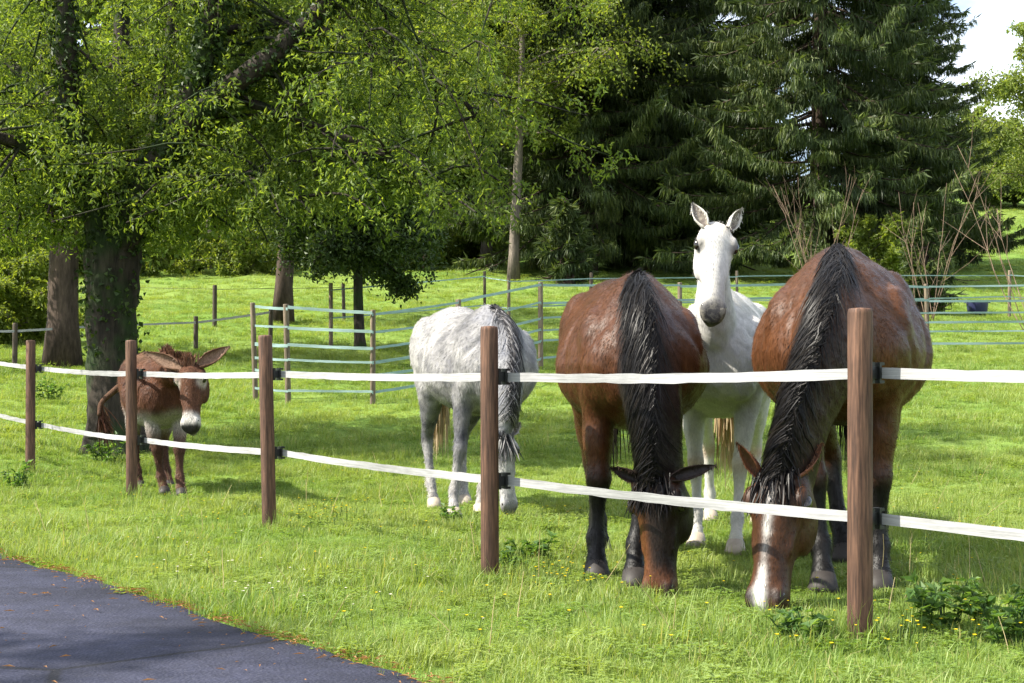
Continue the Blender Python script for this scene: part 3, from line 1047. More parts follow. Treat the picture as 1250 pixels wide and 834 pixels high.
# ================================================================== ANIMALS
def nrm(v):
    v = np.asarray(v, float)
    return v / (np.linalg.norm(v) + 1e-9)


class Tube:
    """lofted limb: rows of (x,y,z, half width, half height up, half height down)"""
    def __init__(self, key, rows, side, up, m, n=22, egg=0.0):
        self.key = key
        S_ = spline(np.array(rows, float), m)
        self.c = S_[:, :3]
        self.hw = np.maximum(S_[:, 3], .004); self.ht = np.maximum(S_[:, 4], .004); self.hb = np.maximum(S_[:, 5], .004)
        T = np.gradient(self.c, axis=0); T /= np.linalg.norm(T, axis=1, keepdims=True) + 1e-9
        s = np.asarray(side, float)
        s = np.broadcast_to(s, self.c.shape) if s.ndim == 1 else spline(s, m)
        s = s - T * (s * T).sum(1, keepdims=True); s = s / (np.linalg.norm(s, axis=1, keepdims=True) + 1e-9)
        u = np.cross(s, T)
        up = np.asarray(up, float)
        up = np.broadcast_to(up, self.c.shape)
        sg = np.sign((u * up).sum()) or 1.0
        self.s, self.u, self.t = s, u * sg, T
        self.n, self.m, self.egg = n, m, egg

    def ring(self):
        th = np.arange(self.n) * 2 * math.pi / self.n
        cs, sn = np.cos(th), np.sin(th)
        wmul = 1 - self.egg * np.clip(sn, 0, 1) ** 1.5 if np.isscalar(self.egg) else 1 - np.asarray(self.egg)[:, None] * np.clip(sn, 0, 1)[None] ** 1.5
        wmul = np.broadcast_to(wmul, (self.m, self.n))
        h = np.where(sn[None] > 0, self.ht[:, None], self.hb[:, None])
        return self.c[:, None] + self.s[:, None] * (self.hw[:, None] * cs[None] * wmul)[..., None] + self.u[:, None] * (h * sn[None])[..., None]

    def add(self, mb):
        V = self.ring().reshape(-1, 3)
        m, n = self.m, self.n
        i = np.arange(m - 1)[:, None] * n; j = np.arange(n)[None]; k = (j + 1) % n
        Q = np.stack([i + j, i + k, i + n + k, i + n + j], -1).reshape(-1, 4)
        V = np.concatenate([V, self.c[:1], self.c[-1:]])
        a, b = m * n, m * n + 1
        j = np.arange(n); k = (j + 1) % n
        T = np.concatenate([np.stack([np.full(n, a), k, j], 1), np.stack([np.full(n, b), (m - 1) * n + j, (m - 1) * n + k], 1)])
        # keep all shells facing outwards
        v0 = V[Q[:, 0]]; nr = np.cross(V[Q[:, 1]] - v0, V[Q[:, 3]] - v0)
        if (nr * (v0 - np.repeat(self.c[:-1], n, 0))).sum() < 0:
            Q = Q[:, ::-1]; T = T[:, ::-1]
        mb.add(V, Q, T)


def ellipsoid(mb, c, ax, r, n=14, m=9):
    """ax: 3x3 rows = axes"""
    th = np.arange(n) * 2 * math.pi / n
    ph = np.linspace(0, math.pi, m)[1:-1]
    ax = np.asarray(ax, float); r = np.asarray(r, float)
    P = np.stack([np.sin(ph)[:, None] * np.cos(th)[None], np.sin(ph)[:, None] * np.sin(th)[None], np.cos(ph)[:, None] + 0 * th[None]], -1).reshape(-1, 3)
    P = np.concatenate([P, [[0, 0, 1.0]], [[0, 0, -1.0]]])
    V = np.asarray(c) + (P * r) @ ax
    mm = m - 2
    i = np.arange(mm - 1)[:, None] * n; j = np.arange(n)[None]; k = (j + 1) % n
    Q = np.stack([i + j, i + n + j, i + n + k, i + k], -1).reshape(-1, 4)
    j = np.arange(n); k = (j + 1) % n
    T = np.concatenate([np.stack([np.full(n, mm * n), j, k], 1), np.stack([np.full(n, mm * n + 1), (mm - 1) * n + k, (mm - 1) * n + j], 1)])
    if np.linalg.det(ax) < 0: Q = Q[:, ::-1]; T = T[:, ::-1]
    mb.add(V, Q, T)


TRUNK = [  # u, ztop, zbot, zwide, half width, egg
    (-1.22, 1.36, 1.08, 1.22, .07, 0), (-1.18, 1.44, .98, 1.2, .17, 0), (-1.06, 1.54, .90, 1.2, .26, .05), (-.88, 1.595, .87, 1.2, .295, .10),
    (-.66, 1.575, .86, 1.17, .305, .12), (-.45, 1.53, .81, 1.10, .335, .10), (-.20, 1.515, .77, 1.08, .345, .15), (.0, 1.58, .77, 1.08, .315, .38),
    (.12, 1.55, .79, 1.09, .285, .42), (.25, 1.45, .83, 1.09, .255, .30), (.36, 1.33, .89, 1.09, .205, .15), (.43, 1.22, .97, 1.09, .12, 0)]
FORE = [(.12, .12, 1.28, .07, .15), (.15, .185, 1.10, .088, .165), (.08, .175, .94, .088, .14), (.06, .165, .82, .076, .105), (.065, .16, .69, .060, .076), (.075, .155, .58, .048, .056),
        (.085, .15, .505, .053, .058), (.08, .15, .44, .041, .045), (.072, .15, .35, .031, .038), (.072, .15, .26, .032, .039), (.078, .15, .20, .043, .048), (.105, .15, .14, .035, .037), (.13, .15, .09, .043, .046), (.145, .15, .055, .047, .05)]
HIND = [(-.92, .11, 1.32, .12, .23), (-.87, .185, 1.12, .118, .255), (-.85, .19, .97, .105, .22), (-.90, .18, .83, .086, .155), (-.98, .17, .71, .064, .10), (-1.06, .16, .61, .049, .07),
        (-1.10, .155, .54, .050, .072), (-1.085, .155, .45, .040, .052), (-1.06, .155, .35, .034, .040), (-1.045, .155, .26, .035, .041), (-1.03, .155, .20, .045, .049), (-.995, .155, .14, .037, .038), (-.97, .155, .09, .044, .047), (-.955, .155, .055, .048, .052)]
HEADS = [  # t, half width, front, back  (metres for a 0.62 m head)
    (-.05, .055, .045, .06), (.02, .082, .075, .10), (.10, .097, .098, .135), (.21, .106, .105, .165), (.33, .090, .097, .168), (.45, .073, .087, .128), (.60, .061, .076, .090),
    (.75, .062, .068, .072), (.86, .069, .064, .070), (.94, .066, .052, .066), (1.0, .048, .030, .050), (1.03, .022, .012, .022)]


class Animal:
    def __init__(self, name, pos, F, H, label, width=1.0, belly=0.0, poll=None, muzzle=None, feet=None, ears=None, head=1.0, head_len=.62,
                 neck_pts=None, voxel=.013, leg=1.0, neckw=1.0, cat='horse', face_hint=None, neckd=1.0, smooth=9, shear=1.05):
        self.name, self.H, self.cat, self.label = name, H, cat, label
        self.s = s = H / 1.58
        self.F = np.array([*nrm(F)[:2], 0.0]); self.F /= np.linalg.norm(self.F)
        self.L = np.array([-self.F[1], self.F[0], 0.0])
        self.O = np.array([pos[0], pos[1], ground_at(*pos)])
        self.base = self.O.copy()
        self.head_len = hl = head_len * 1.0
        mb = MB()
        self.tubes = []

        def X(u, v, z):
            return self.F * u * s + self.L * v * s + np.array([0, 0, z * s])
        self.X = X
        # trunk
        rows = [(*X(u, 0, zc), hw * width * s, (zt - zc) * s, (zc - zb + belly * math.exp(-((u + .35) / .35) ** 2)) * s) for (u, zt, zb, zc, hw, eg) in TRUNK]
        t = Tube('trunk', rows, self.L, (0, 0, 1), 60, 34)
        t.egg = np.interp(np.linspace(0, 1, 60), np.linspace(0, 1, len(TRUNK)), [r[5] for r in TRUNK])
        self.tubes.append(t)
        # muscles
        Fz = np.array([self.F, self.L, [0, 0, 1.0]])
        for sd in (-1, 1):
            ellipsoid(mb, X(.13, sd * .19 * width, 1.16), np.array([nrm(self.F * .5 - np.array([0, 0, 1.0])), self.L, nrm(self.F + np.array([0, 0, .5]))]), np.array([.25, .10, .15]) * s)
            ellipsoid(mb, X(.30, sd * .11, 1.02), Fz, np.array([.12, .12, .15]) * s)
            ellipsoid(mb, X(-.90, sd * .18 * width, 1.25), Fz, np.array([.26, .14, .27]) * s)
            ellipsoid(mb, X(-.74, sd * .2 * width, 1.0), Fz, np.array([.13, .09, .17]) * s)
        # legs
        self.hooves = []
        names = ('RF', 'LF', 'RH', 'LH')
        for nm in names:
            tab = FORE if nm[1] == 'F' else HIND
            sd = -1 if nm[0] == 'R' else 1
            zero = X(tab[-1][0] + .03, sd * tab[-1][1], 0)
            dlt = np.zeros(3)
            if feet and nm in feet:
                q = np.array([feet[nm][0], feet[nm][1], 0]) - np.array([self.O[0], self.O[1], 0])
                dlt = q - zero; dlt[2] = 0
            gz = ground_at(self.O[0] + zero[0] + dlt[0], self.O[1] + zero[1] + dlt[1]) - self.O[2]
            rows = []
            for (u, v, z, w, h) in tab:
                f = np.clip(1 - (z - .0) / 1.15, 0, 1) ** (shear if nm[1] == 'F' else 1.05)
                p = X(u, sd * v * (1 + (width - 1) * .6), z) + dlt * f
                p[2] += gz * f
                lw = leg if z < .75 else 1.0
                rows.append((*p, w * s * lw, h * s * lw, h * s * lw))
            self.tubes.append(Tube(nm, rows, self.L, self.F, 64, 16))
            last = np.array(rows[-1][:3]); dr = nrm(np.array(rows[-1][:3]) - np.array(rows[-3][:3]))
            self.hooves.append((last, gz, s * (1 + (leg - 1) * .45)))
        # neck and head
        pw = np.asarray(poll) - self.O; mw = np.asarray(muzzle) - self.O
        a = nrm(mw - pw)
        self.poll, self.ha = pw, a
        hint = np.asarray(face_hint if face_hint is not None else self.F + np.array([0, 0, .35]))
        f = nrm(hint - a * (hint @ a)); sdv = np.cross(a, f)
        if sdv @ self.L < 0: sdv = -sdv
        self.hf, self.hs = f, sdv
        self.k = k = hl / .62 * head
        rows = []
        for (t_, w, fr, bk) in HEADS:
            rows.append((*(pw + a * t_ * hl), w * k, fr * k, bk * k))
        self.tubes.append(Tube('head', rows, sdv, f, 44, 26))
        Ax = np.array([a, sdv, f])
        hp = lambda t_, s_, f_: pw + a * t_ * hl + sdv * s_ * k + f * f_ * k
        self.hp = hp
        for sd in (-1, 1):
            ellipsoid(mb, hp(.29, sd * .062, -.065), Ax, np.array([.115, .036, .092]) * k)          # jowl
            ellipsoid(mb, hp(.205, sd * .088, .052), Ax, np.array([.050, .026, .034]) * k)          # brow
            ellipsoid(mb, hp(.40, sd * .062, .028), Ax, np.array([.11, .016, .016]) * k)            # cheek bone
            ellipsoid(mb, hp(.895, sd * .046, .030), Ax, np.array([.048, .022, .030]) * k)          # nostril wing
        ellipsoid(mb, hp(.955, 0, -.045), Ax, np.array([.045, .036, .026]) * k)                     # chin
        b0 = X(.02, 0, 1.24)
        if neck_pts is None:
            n1 = X(.30, 0, 1.17)
            n2 = pw * .62 + n1 * .38 + self.F * .06
        else:
            n1, n2 = [np.asarray(q) - self.O if q[1] > 4 else X(*q) for q in neck_pts]
        pe = pw + a * .075 * hl - f * .02 * k
        up0 = np.array([0, 0, 1.0])
        sides = [self.L, self.L, nrm(self.L + sdv), sdv]
        rows = [(*b0, .19 * s * neckw, .32 * s * neckd, .33 * s), (*n1, .165 * s * neckw, .235 * s * neckd, .24 * s), (*n2, .112 * s * neckw, .165 * s * neckd, .155 * s), (*pe, .080 * k, .100 * k, .12 * k)]
        nt = Tube('neck', rows, np.array(sides), up0 + self.F * .6, 40, 24, egg=.30)
        self.neck = nt
        self.tubes.append(nt)
        for t in self.tubes: t.add(mb)
        self.tmp = bpy.data.objects.new("tmp_body", mb.mesh("tmp_body"))
        COL.objects.link(self.tmp)
        md = self.tmp.modifiers.new('r', 'REMESH'); md.mode = 'VOXEL'; md.voxel_size = voxel; md.adaptivity = 0
        md = self.tmp.modifiers.new('s', 'SMOOTH'); md.factor = .5; md.iterations = smooth
        self.ears = ears or []

    # ---------------------------------------------------------------
    def classify(self, V):
        best = np.full(len(V), 1e9); key = np.zeros(len(V), int); tt = np.zeros(len(V))
        for ti, t in enumerate(self.tubes):
            for q in range(0, t.m):
                d = V - t.c[q]
                e = ((d @ t.s[q]) / t.hw[q]) ** 2 + ((d @ t.u[q]) / ((t.ht[q] + t.hb[q]) / 2)) ** 2 + ((d @ t.t[q]) / (.035 * self.s)) ** 2
                ok = e < best
                best[ok] = e[ok]; key[ok] = ti; tt[ok] = q / (t.m - 1)
        return key, tt

    def finish(self, dg, coat, mat, hoof_mat, eye_mat, ear_inner, ear_col=None, hoof_z=.0):
        me = bpy.data.meshes.new_from_object(self.tmp.evaluated_get(dg))
        me.name = self.name + "_body"
        nv = len(me.vertices)
        V = np.empty(nv * 3, np.float32); me.vertices.foreach_get('co', V); V = V.reshape(-1, 3).astype(float)
        Nn = np.empty(nv * 3, np.float32); me.vertices.foreach_get('normal', Nn); Nn = Nn.reshape(-1, 3).astype(float)
        u = V @ self.F / self.s; v = V @ self.L / self.s; z = V[:, 2] / self.s
        gl = lambda x, a, w: np.exp(-((x - a) / w) ** 2)
        side_ = sm(np.abs(v), .12, .22)
        dz = -.020 * gl(u + .28 * (z - 1.1), -.10, .045) * sm(z, .80, .95) * sm(z, 1.50, 1.38) * side_          # behind the shoulder
        dz += -.022 * gl(u, -.60, .07) * gl(z, 1.22, .16) * side_                                             # flank hollow
        dz += -.014 * gl(u - .5 * (z - 1.1), .20, .035) * sm(z, .95, 1.05) * side_                            # before the shoulder
        dz += -.012 * gl(v, 0, .022) * sm(u, -.70, -.85) * sm(z, 1.45, 1.52)                                   # croup furrow
        dz += .005 * np.sin(u * 62) * gl(u, -.33, .16) * gl(z, 1.05, .20) * side_                              # ribs
        dz += (.0055 * noise3(V, 13, 12) + .003 * noise3(V, 30, 13)) * sm(z, .55, .75)
        rl = V - self.poll; tl_ = rl @ self.ha / self.head_len
        nohead = ~((tl_ > -.05) & (np.linalg.norm(rl - (tl_ * self.head_len)[:, None] * self.ha, axis=1) < .25 * self.k))
        V = V + Nn * (dz * np.where(nohead, 1.0, .25) * self.s)[:, None]
        key, tt = self.classify(V)
        names = [t.key for t in self.tubes]
        rel = V - self.poll
        hd = dict(t=rel @ self.ha / self.head_len, s=rel @ self.hs / self.k, f=rel @ self.hf / self.k)
        u = V @ self.F / self.s; v = V @ self.L / self.s; z = V[:, 2] / self.s
        C = coat(V, np.array(names)[key], tt, hd, u, v, z)
        # soften the joints between the coat's patches
        E = np.empty(len(me.edges) * 2, np.int32); me.edges.foreach_get('vertices', E); E = E.reshape(-1, 2)
        deg = np.bincount(E.ravel(), minlength=nv)[:, None] + 1
        for _ in range(3):
            A = C.copy()
            np.add.at(A, E[:, 0], C[E[:, 1]]); np.add.at(A, E[:, 1], C[E[:, 0]])
            C = A / deg
        NL = len(me.loops); lv = np.empty(NL, np.int32); me.loops.foreach_get('vertex_index', lv)
        NP = len(me.polygons); lt = np.empty(NP, np.int32); me.polygons.foreach_get('loop_total', lt); ls = np.empty(NP, np.int32); me.polygons.foreach_get('loop_start', ls)
        mb = MB()
        q4 = lt == 4
        Q = lv[ls[q4][:, None] + np.arange(4)]
        T = lv[ls[~q4][:, None] + np.arange(3)] if (~q4).any() else None
        mb.add(V, Q, T, C)
        for (tip, sd, wid, roll) in self.ears:
            self.ear(mb, np.asarray(tip) - self.O, sd, wid, roll, ear_col if ear_col is not None else C[key == names.index('head')].mean(0), ear_inner)
        bpy.data.objects.remove(self.tmp)
        bpy.data.meshes.remove(me)
        root = empty(self.name, self.O)
        self.root = root
        tag(root, self.label, self.cat)
        self.body = mb.build("body", mat, root)
        for sd in (-1, 1):
            e = MB()
            ellipsoid(e, self.hp(.232, sd * .1005, .044), np.array([self.ha, self.hs, self.hf]), np.array([.034, .021, .025]) * self.k, 16, 10)
            eye = e.build("eye", eye_mat, root)
            e = MB()
            ellipsoid(e, self.hp(.90, sd * .053, .034), np.array([nrm(self.ha + self.hs * sd * -.35), self.hs, self.hf]), np.array([.022, .011, .014]) * self.k, 12, 8)
            e.build("nostril", eye_mat, root)
        for (p, gz, s) in self.hooves:
            h = MB()
            top = p + np.array([0, 0, .022 * s]) - self.F * .006 * s
            bot = np.array([p[0], p[1], gz + .004]) + self.F * .030 * s
            h.tube([top, top * .4 + bot * .6, bot + [0, 0, .008], bot], np.array([.049, .058, .066, .060]) * s, 16)
            h.build("hoof", hoof_mat, root)
        return root

    def ear(self, mb, tip, sd, wid, roll, col, inner):
        b = self.hp(.035, sd * .062, .055)
        ax = tip - b; Ln = np.linalg.norm(ax); ax /= Ln
        op = nrm(self.hf * math.cos(roll) + self.hs * sd * math.sin(roll) - ax * .1)     # the open side
        op = nrm(op - ax * (op @ ax)); si = np.cross(ax, op)
        m, n = 15, 11
        t = np.linspace(0, 1, m)
        w = wid * np.interp(t, [0, .12, .35, .6, .8, .93, 1], [.62, .80, 1.0, .86, .56, .26, .02])
        th = np.linspace(-1, 1, n) * np.interp(t, [0, .2, .5, 1], [2.6, 2.1, 1.65, 1.2])[:, None]
        def shell(rs):
            return b + ax * (t[:, None, None] * Ln) + (si * (np.sin(th) * w[:, None] * rs)[..., None]) + op * ((-np.cos(th) * w[:, None] * .75 * rs + .4 * w[:, None] + .10 * Ln * (t[:, None] ** 2) - .03 * Ln)[..., None])
        O_, I_ = shell(1.0).reshape(-1, 3), shell(.86).reshape(-1, 3)
        i = np.arange(m - 1)[:, None] * n; j = np.arange(n - 1)[None]
        Q = np.stack([i + j, i + j + 1, i + n + j + 1, i + n + j], -1).reshape(-1, 4)
        k = m * n
        rim = []
        for r_ in range(m - 1):
            rim.append([r_ * n, (r_ + 1) * n, k + (r_ + 1) * n, k + r_ * n])
            rim.append([r_ * n + n - 1, k + r_ * n + n - 1, k + (r_ + 1) * n + n - 1, (r_ + 1) * n + n - 1])
        tf = np.repeat(t, n)[:, None]
        Co = np.asarray(col)[None] * np.ones((m * n, 1)) * (1 - .35 * np.clip((tf - .75) / .25, 0, 1))
        Ci = np.asarray(inner)[None] * np.ones((m * n, 1))
        edge = (np.abs(np.linspace(-1, 1, n)) > .75)
        Ci = np.where(np.tile(edge, m)[:, None], Co, Ci)
        mb.add(np.concatenate([O_, I_]), np.concatenate([Q, Q[:, ::-1] + k, rim]), None, np.concatenate([Co, Ci]))

    # ---------------------------------------------------------------
    def hair_on_neck(self, name, mat, side, n, length, width, rg, t0=.0, t1=1.0, spread=(.25, 1.0), gdrop=.5, both=.12, root_w=.18, lift=.010, cols=None, flip=0.0):
        """mane strands that follow the surface of the neck; side +1 = the horse's left"""
        nk = self.neck
        mb = MB()
        m = 6
        for i in range(n):
            t = t0 + (t1 - t0) * rg.uniform()
            sd = side if rg.uniform() > both + flip * (t < .16) else -side
            Ln = length * rg.uniform(.55, 1.15) * np.interp(t, [0, .15, .8, 1], [.55, 1, 1, .75])
            ang = rg.normal(0, root_w)
            dang = sd * rg.uniform(*spread)
            ph, am = rg.uniform(0, 6.28), rg.uniform(0, .06)
            lf = lift * rg.uniform(.2, 2.2) + (.03 * rg.uniform() if rg.uniform() < .04 else 0)
            P, Nn = [], []
            for q in range(m):
                f = q / (m - 1)
                tq = min(.999, max(0, t + gdrop * Ln * f * rg.uniform(.9, 1.1)))
                x = tq * (nk.m - 1); i0 = min(int(x), nk.m - 2); fr = x - i0
                g = lambda A: A[i0] * (1 - fr) + A[i0 + 1] * fr
                c, s_, u_, hw, ht, hb = g(nk.c), g(nk.s), g(nk.u), g(nk.hw), g(nk.ht), g(nk.hb)
                th = ang + dang * Ln / max(hw, .05) * .55 * f ** .9 + am * math.sin(ph + f * 7)
                th = max(-2.6, min(2.6, th))
                sn, cs = math.cos(th), math.sin(th)
                wm = 1 - .30 * max(0, sn) ** 1.5
                h = ht if sn > 0 else hb
                dirv = s_ * cs * hw * wm + u_ * sn * h
                nn = nrm(s_ * cs / hw + u_ * sn / h)
                P.append(c + dirv + nn * (lf + .012 * (1 - f) * (1 if abs(th) < .5 else .6)))
                Nn.append(nn)
            self.strand(mb, np.array(P), np.array(Nn), width * rg.uniform(.5, 1.3), cols, rg)
        o = mb.build(name, mat, self.root)
        return o

    def strand(self, mb, P, Nn, w, cols, rg):
        m = len(P)
        T = np.gradient(P, axis=0); T /= np.linalg.norm(T, axis=1, keepdims=True) + 1e-9
        Sd = np.cross(T, Nn); Sd /= np.linalg.norm(Sd, axis=1, keepdims=True) + 1e-9
        ww = w * np.interp(np.linspace(0, 1, m), [0, .3, .75, 1], [.8, 1, .75, .12])[:, None]
        tw = rg.normal(0, .25)
        off = Sd * ww * .5 + Nn * ww * tw
        V = np.concatenate([P - off, P + off])
        i = np.arange(m - 1)
        Q = np.stack([i, i + 1, m + i + 1, m + i], 1)
        C = None
        if cols is not None:
            c = cols[rg.integers(0, len(cols))]
            C = np.tile(np.asarray(c) * rg.uniform(.75, 1.25), (2 * m, 1))
        mb.add(V, Q, None, C)

    def hang(self, name, mat, starts, dirs, length, width, rg, droop=2.0, cols=None, wig=.05, m=9):
        mb = MB()
        for p, d in zip(starts, dirs):
            P = branchlet(p, d, length * rg.uniform(.6, 1.1), droop, rg, m, wig)
            nn = nrm(rg.normal(size=3) + self.hf * .5)
            Nn = np.tile(nn, (m, 1))
            self.strand(mb, P, Nn, width * rg.uniform(.6, 1.3), cols, rg)
        return mb.build(name, mat, self.root)

    def tail(self, mat, rg, n=260, length=.85, width=.010, cols=None, swing=(0, 0)):
        st, dr = [], []
        d0 = self.X(-1.17, 0, 1.40)
        for i in range(n):
            st.append(d0 + rg.normal(0, .022, 3) + np.array([0, 0, -.14 * rg.uniform()]))
            dr.append(-self.F * rg.uniform(.25, .8) + np.array([0, 0, -1.0]) + self.L * (rg.normal(0, .10) + swing[0]))
        return self.hang("tail", mat, st, dr, length * self.s, width, rg, 2.2, cols, .03)

    def coat_hair(self, rg, n=60000, length=.024, width=.0034, lift=.16, var=(.62, 1.45), mat=None):
        """short coat hairs lying along the body, each a thin blade in the coat's own colour"""
        me = self.body.data
        nv = len(me.vertices)
        V = np.empty(nv * 3, np.float32); me.vertices.foreach_get('co', V); V = V.reshape(-1, 3).astype(float)
        N = np.empty(nv * 3, np.float32); me.vertices.foreach_get('normal', N); N = N.reshape(-1, 3).astype(float)
        Ct = np.empty(nv * 4, np.float32); me.color_attributes['col'].data.foreach_get('color', Ct); Ct = Ct.reshape(-1, 4)[:, :3].astype(float)
        rel = V - self.poll
        es = np.abs(rel @ self.hs) / self.k; ef = rel @ self.hf / self.k; et = rel @ self.ha / self.head_len
        bald = ((np.hypot((et - .232) * .62, ef - .044) < .05) & (es > .05)) | ((et > .80) & (ef < .06) & (es < .12) & (et < 1.1))
        ok = np.flatnonzero(~bald)
        k = ok[rg.integers(0, len(ok), n)]
        p, nn, c = V[k] + rg.normal(0, .004, (n, 3)), N[k], Ct[k]
        rel = p - self.poll
        t = rel @ self.ha
        on_head = (t > -.01) & (np.linalg.norm(rel - t[:, None] * self.ha, axis=1) < .22 * self.k)
        d = np.array([0, 0, -.8]) - self.F * .6 + rg.normal(0, .22, (n, 3))
        swirl = np.stack([np.sin(p[:, 2] * 9 + p[:, 0] * 5), np.cos(p[:, 1] * 7), np.sin(p[:, 0] * 8)], -1) * .25
        d = d + swirl
        d[on_head] = self.ha + rg.normal(0, .2, (on_head.sum(), 3))
        d = d - nn * (d * nn).sum(1, keepdims=True)
        d /= np.linalg.norm(d, axis=1, keepdims=True) + 1e-9
        L = length * rg.uniform(.6, 1.3, n) * np.where(on_head, .6, 1.0)
        tip = p + d * L[:, None] + nn * (L * lift * rg.uniform(.2, 1.4, n))[:, None]
        sd = np.cross(d, nn) * (width * .5 * rg.uniform(.6, 1.3, n))[:, None]
        base = p - nn * .0015
        Vt = np.stack([base - sd, base + sd, tip], 1).reshape(-1, 3)
        clump = 1 + .30 * noise3(p, 26, 4)[:, None]
        cc = np.repeat(c * rg.uniform(var[0], var[1], n)[:, None] * np.clip(clump, .4, 1.7), 3, axis=0)
        me2 = make_mesh("coat_hair", Vt, None, np.arange(3 * n).reshape(-1, 3), True, cc)
        return tag(obj("coat_hair", me2, mat or M_COATHAIR, self.root), kind='stuff')

    def forelock(self, mat, rg, n=120, length=.28, width=.008, cols=None, spread=.35):
        st, dr = [], []
        for i in range(n):
            st.append(self.hp(rg.uniform(-.02, .07), rg.normal(0, .028), rg.uniform(.075, .10)))
            dr.append(self.ha * 1.0 + self.hf * rg.uniform(.0, .35) + self.hs * rg.normal(0, spread))
        return self.hang("forelock", mat, st, dr, length, width, rg, .6, cols, .05, 7)


def mat_coat(name, rough=.42, spec=.45, sheen=.0, mottle=0.0, mcol=(.2, .2, .22), bump=.25, streak=1.0, dcol=(.20, .15, .10)):
    m = NT(name)
    v = m.n('ShaderNodeVertexColor', layer_name='col').outputs['Color']
    p = m.pos()
    n1 = m.noise(9.0, 5.0, .6, p)
    n2 = m.noise(160.0, 3.0, .65, m.pos((1, 1, .22)))
    c = m.mix(.75, v, m.ramp(n1, [(.3, .72), (.7, 1.22)]), 'MULTIPLY')
    c = m.mix(.55 * streak, c, m.ramp(n2, [(.3, .5), (.7, 1.4)]), 'MULTIPLY')
    n3 = m.noise(46.0, 5.0, .7, m.pos((1, 1, .35)), .8)
    c = m.mix(.8 * streak, c, m.ramp(n3, [(.3, .58), (.68, 1.32)]), 'MULTIPLY')
    dirt = m.ramp(m.noise(17.0, 6.0, .75, p, 1.2), [(.60, 0.0), (.72, .35 * streak)])
    c = m.mix(dirt, c, dcol)
    if mottle:
        vo = m.noise(24.0, 4.0, .7, p, .6)
        big = m.ramp(m.noise(3.0, 3.0, .5, p), [(.42, 0.0), (.62, 1.0)])
        k = m.mix(1.0, m.ramp(vo, [(.45, 0.0), (.62, mottle)]), big, 'MULTIPLY')
        c = m.mix(k, c, mcol)
    r = m.ramp(n3, [(.3, rough - .08), (.7, rough + .16)])
    hsum = m.mix(.5, n2, n3)
    p_ = m.principled(c, r, m.bump(hsum, bump * 1.6, .012), spec)
    if sheen:
        p_.inputs['Sheen Weight'].default_value = sheen
        p_.inputs['Sheen Roughness'].default_value = .4
    return m.m


def mat_hair(name, rough=.40, spec=.13):
    m = NT(name)
    v = m.n('ShaderNodeVertexColor', layer_name='col').outputs['Color']
    m.principled(v, rough, None, spec)
    return m.m


M_BAY = mat_coat("coat_bay", .36, .20, .0, dcol=(.035, .017, .009))
M_WHITE = mat_coat("coat_white", .62, .25, .0, 0.35, (.50, .47, .36), .2, .45)
M_GREY = mat_coat("coat_grey", .6, .25, .0, 0.9, (.13, .13, .15), .25, .8)
M_DONKEY = mat_coat("coat_donkey", .85, .12, .0, 0.0, bump=.7, streak=1.3, dcol=(.045, .02, .012))
M_HAIR = mat_hair("hair")
M_COATHAIR = mat_hair("coat_hair", .55, .15)
M_COATGLOSS = mat_hair("coat_hair_glossy", .45, .09)
M_HOOF = mat_plain("hoof_dark", (.030, .026, .024), .6, .25)
M_HOOF_PALE = mat_plain("hoof_pale", (.35, .30, .24), .6, .35)
M_EYE = NT("eye_dark"); M_EYE.principled((.012, .008, .006), .12, None, .6); M_EYE = M_EYE.m

BLACK = np.array([.006, .0055, .0055])


def lerp(a, b, f):
    f = np.clip(np.asarray(f), 0, 1)[..., None]
    return np.asarray(a) * (1 - f) + np.asarray(b) * f


def sm(x, a, b):
    t = np.clip((np.asarray(x, float) - a) / (b - a), 0, 1)
    return t * t * (3 - 2 * t)


def noise3(V, f, seed=0):
    r = np.random.default_rng(seed)
    o = np.zeros(len(V))
    for k in range(6):
        w = r.normal(size=3) * f * (1 + .5 * k)
        o += np.sin(V @ w + r.uniform(0, 6)) / (1 + .5 * k)
    return o / 3.0


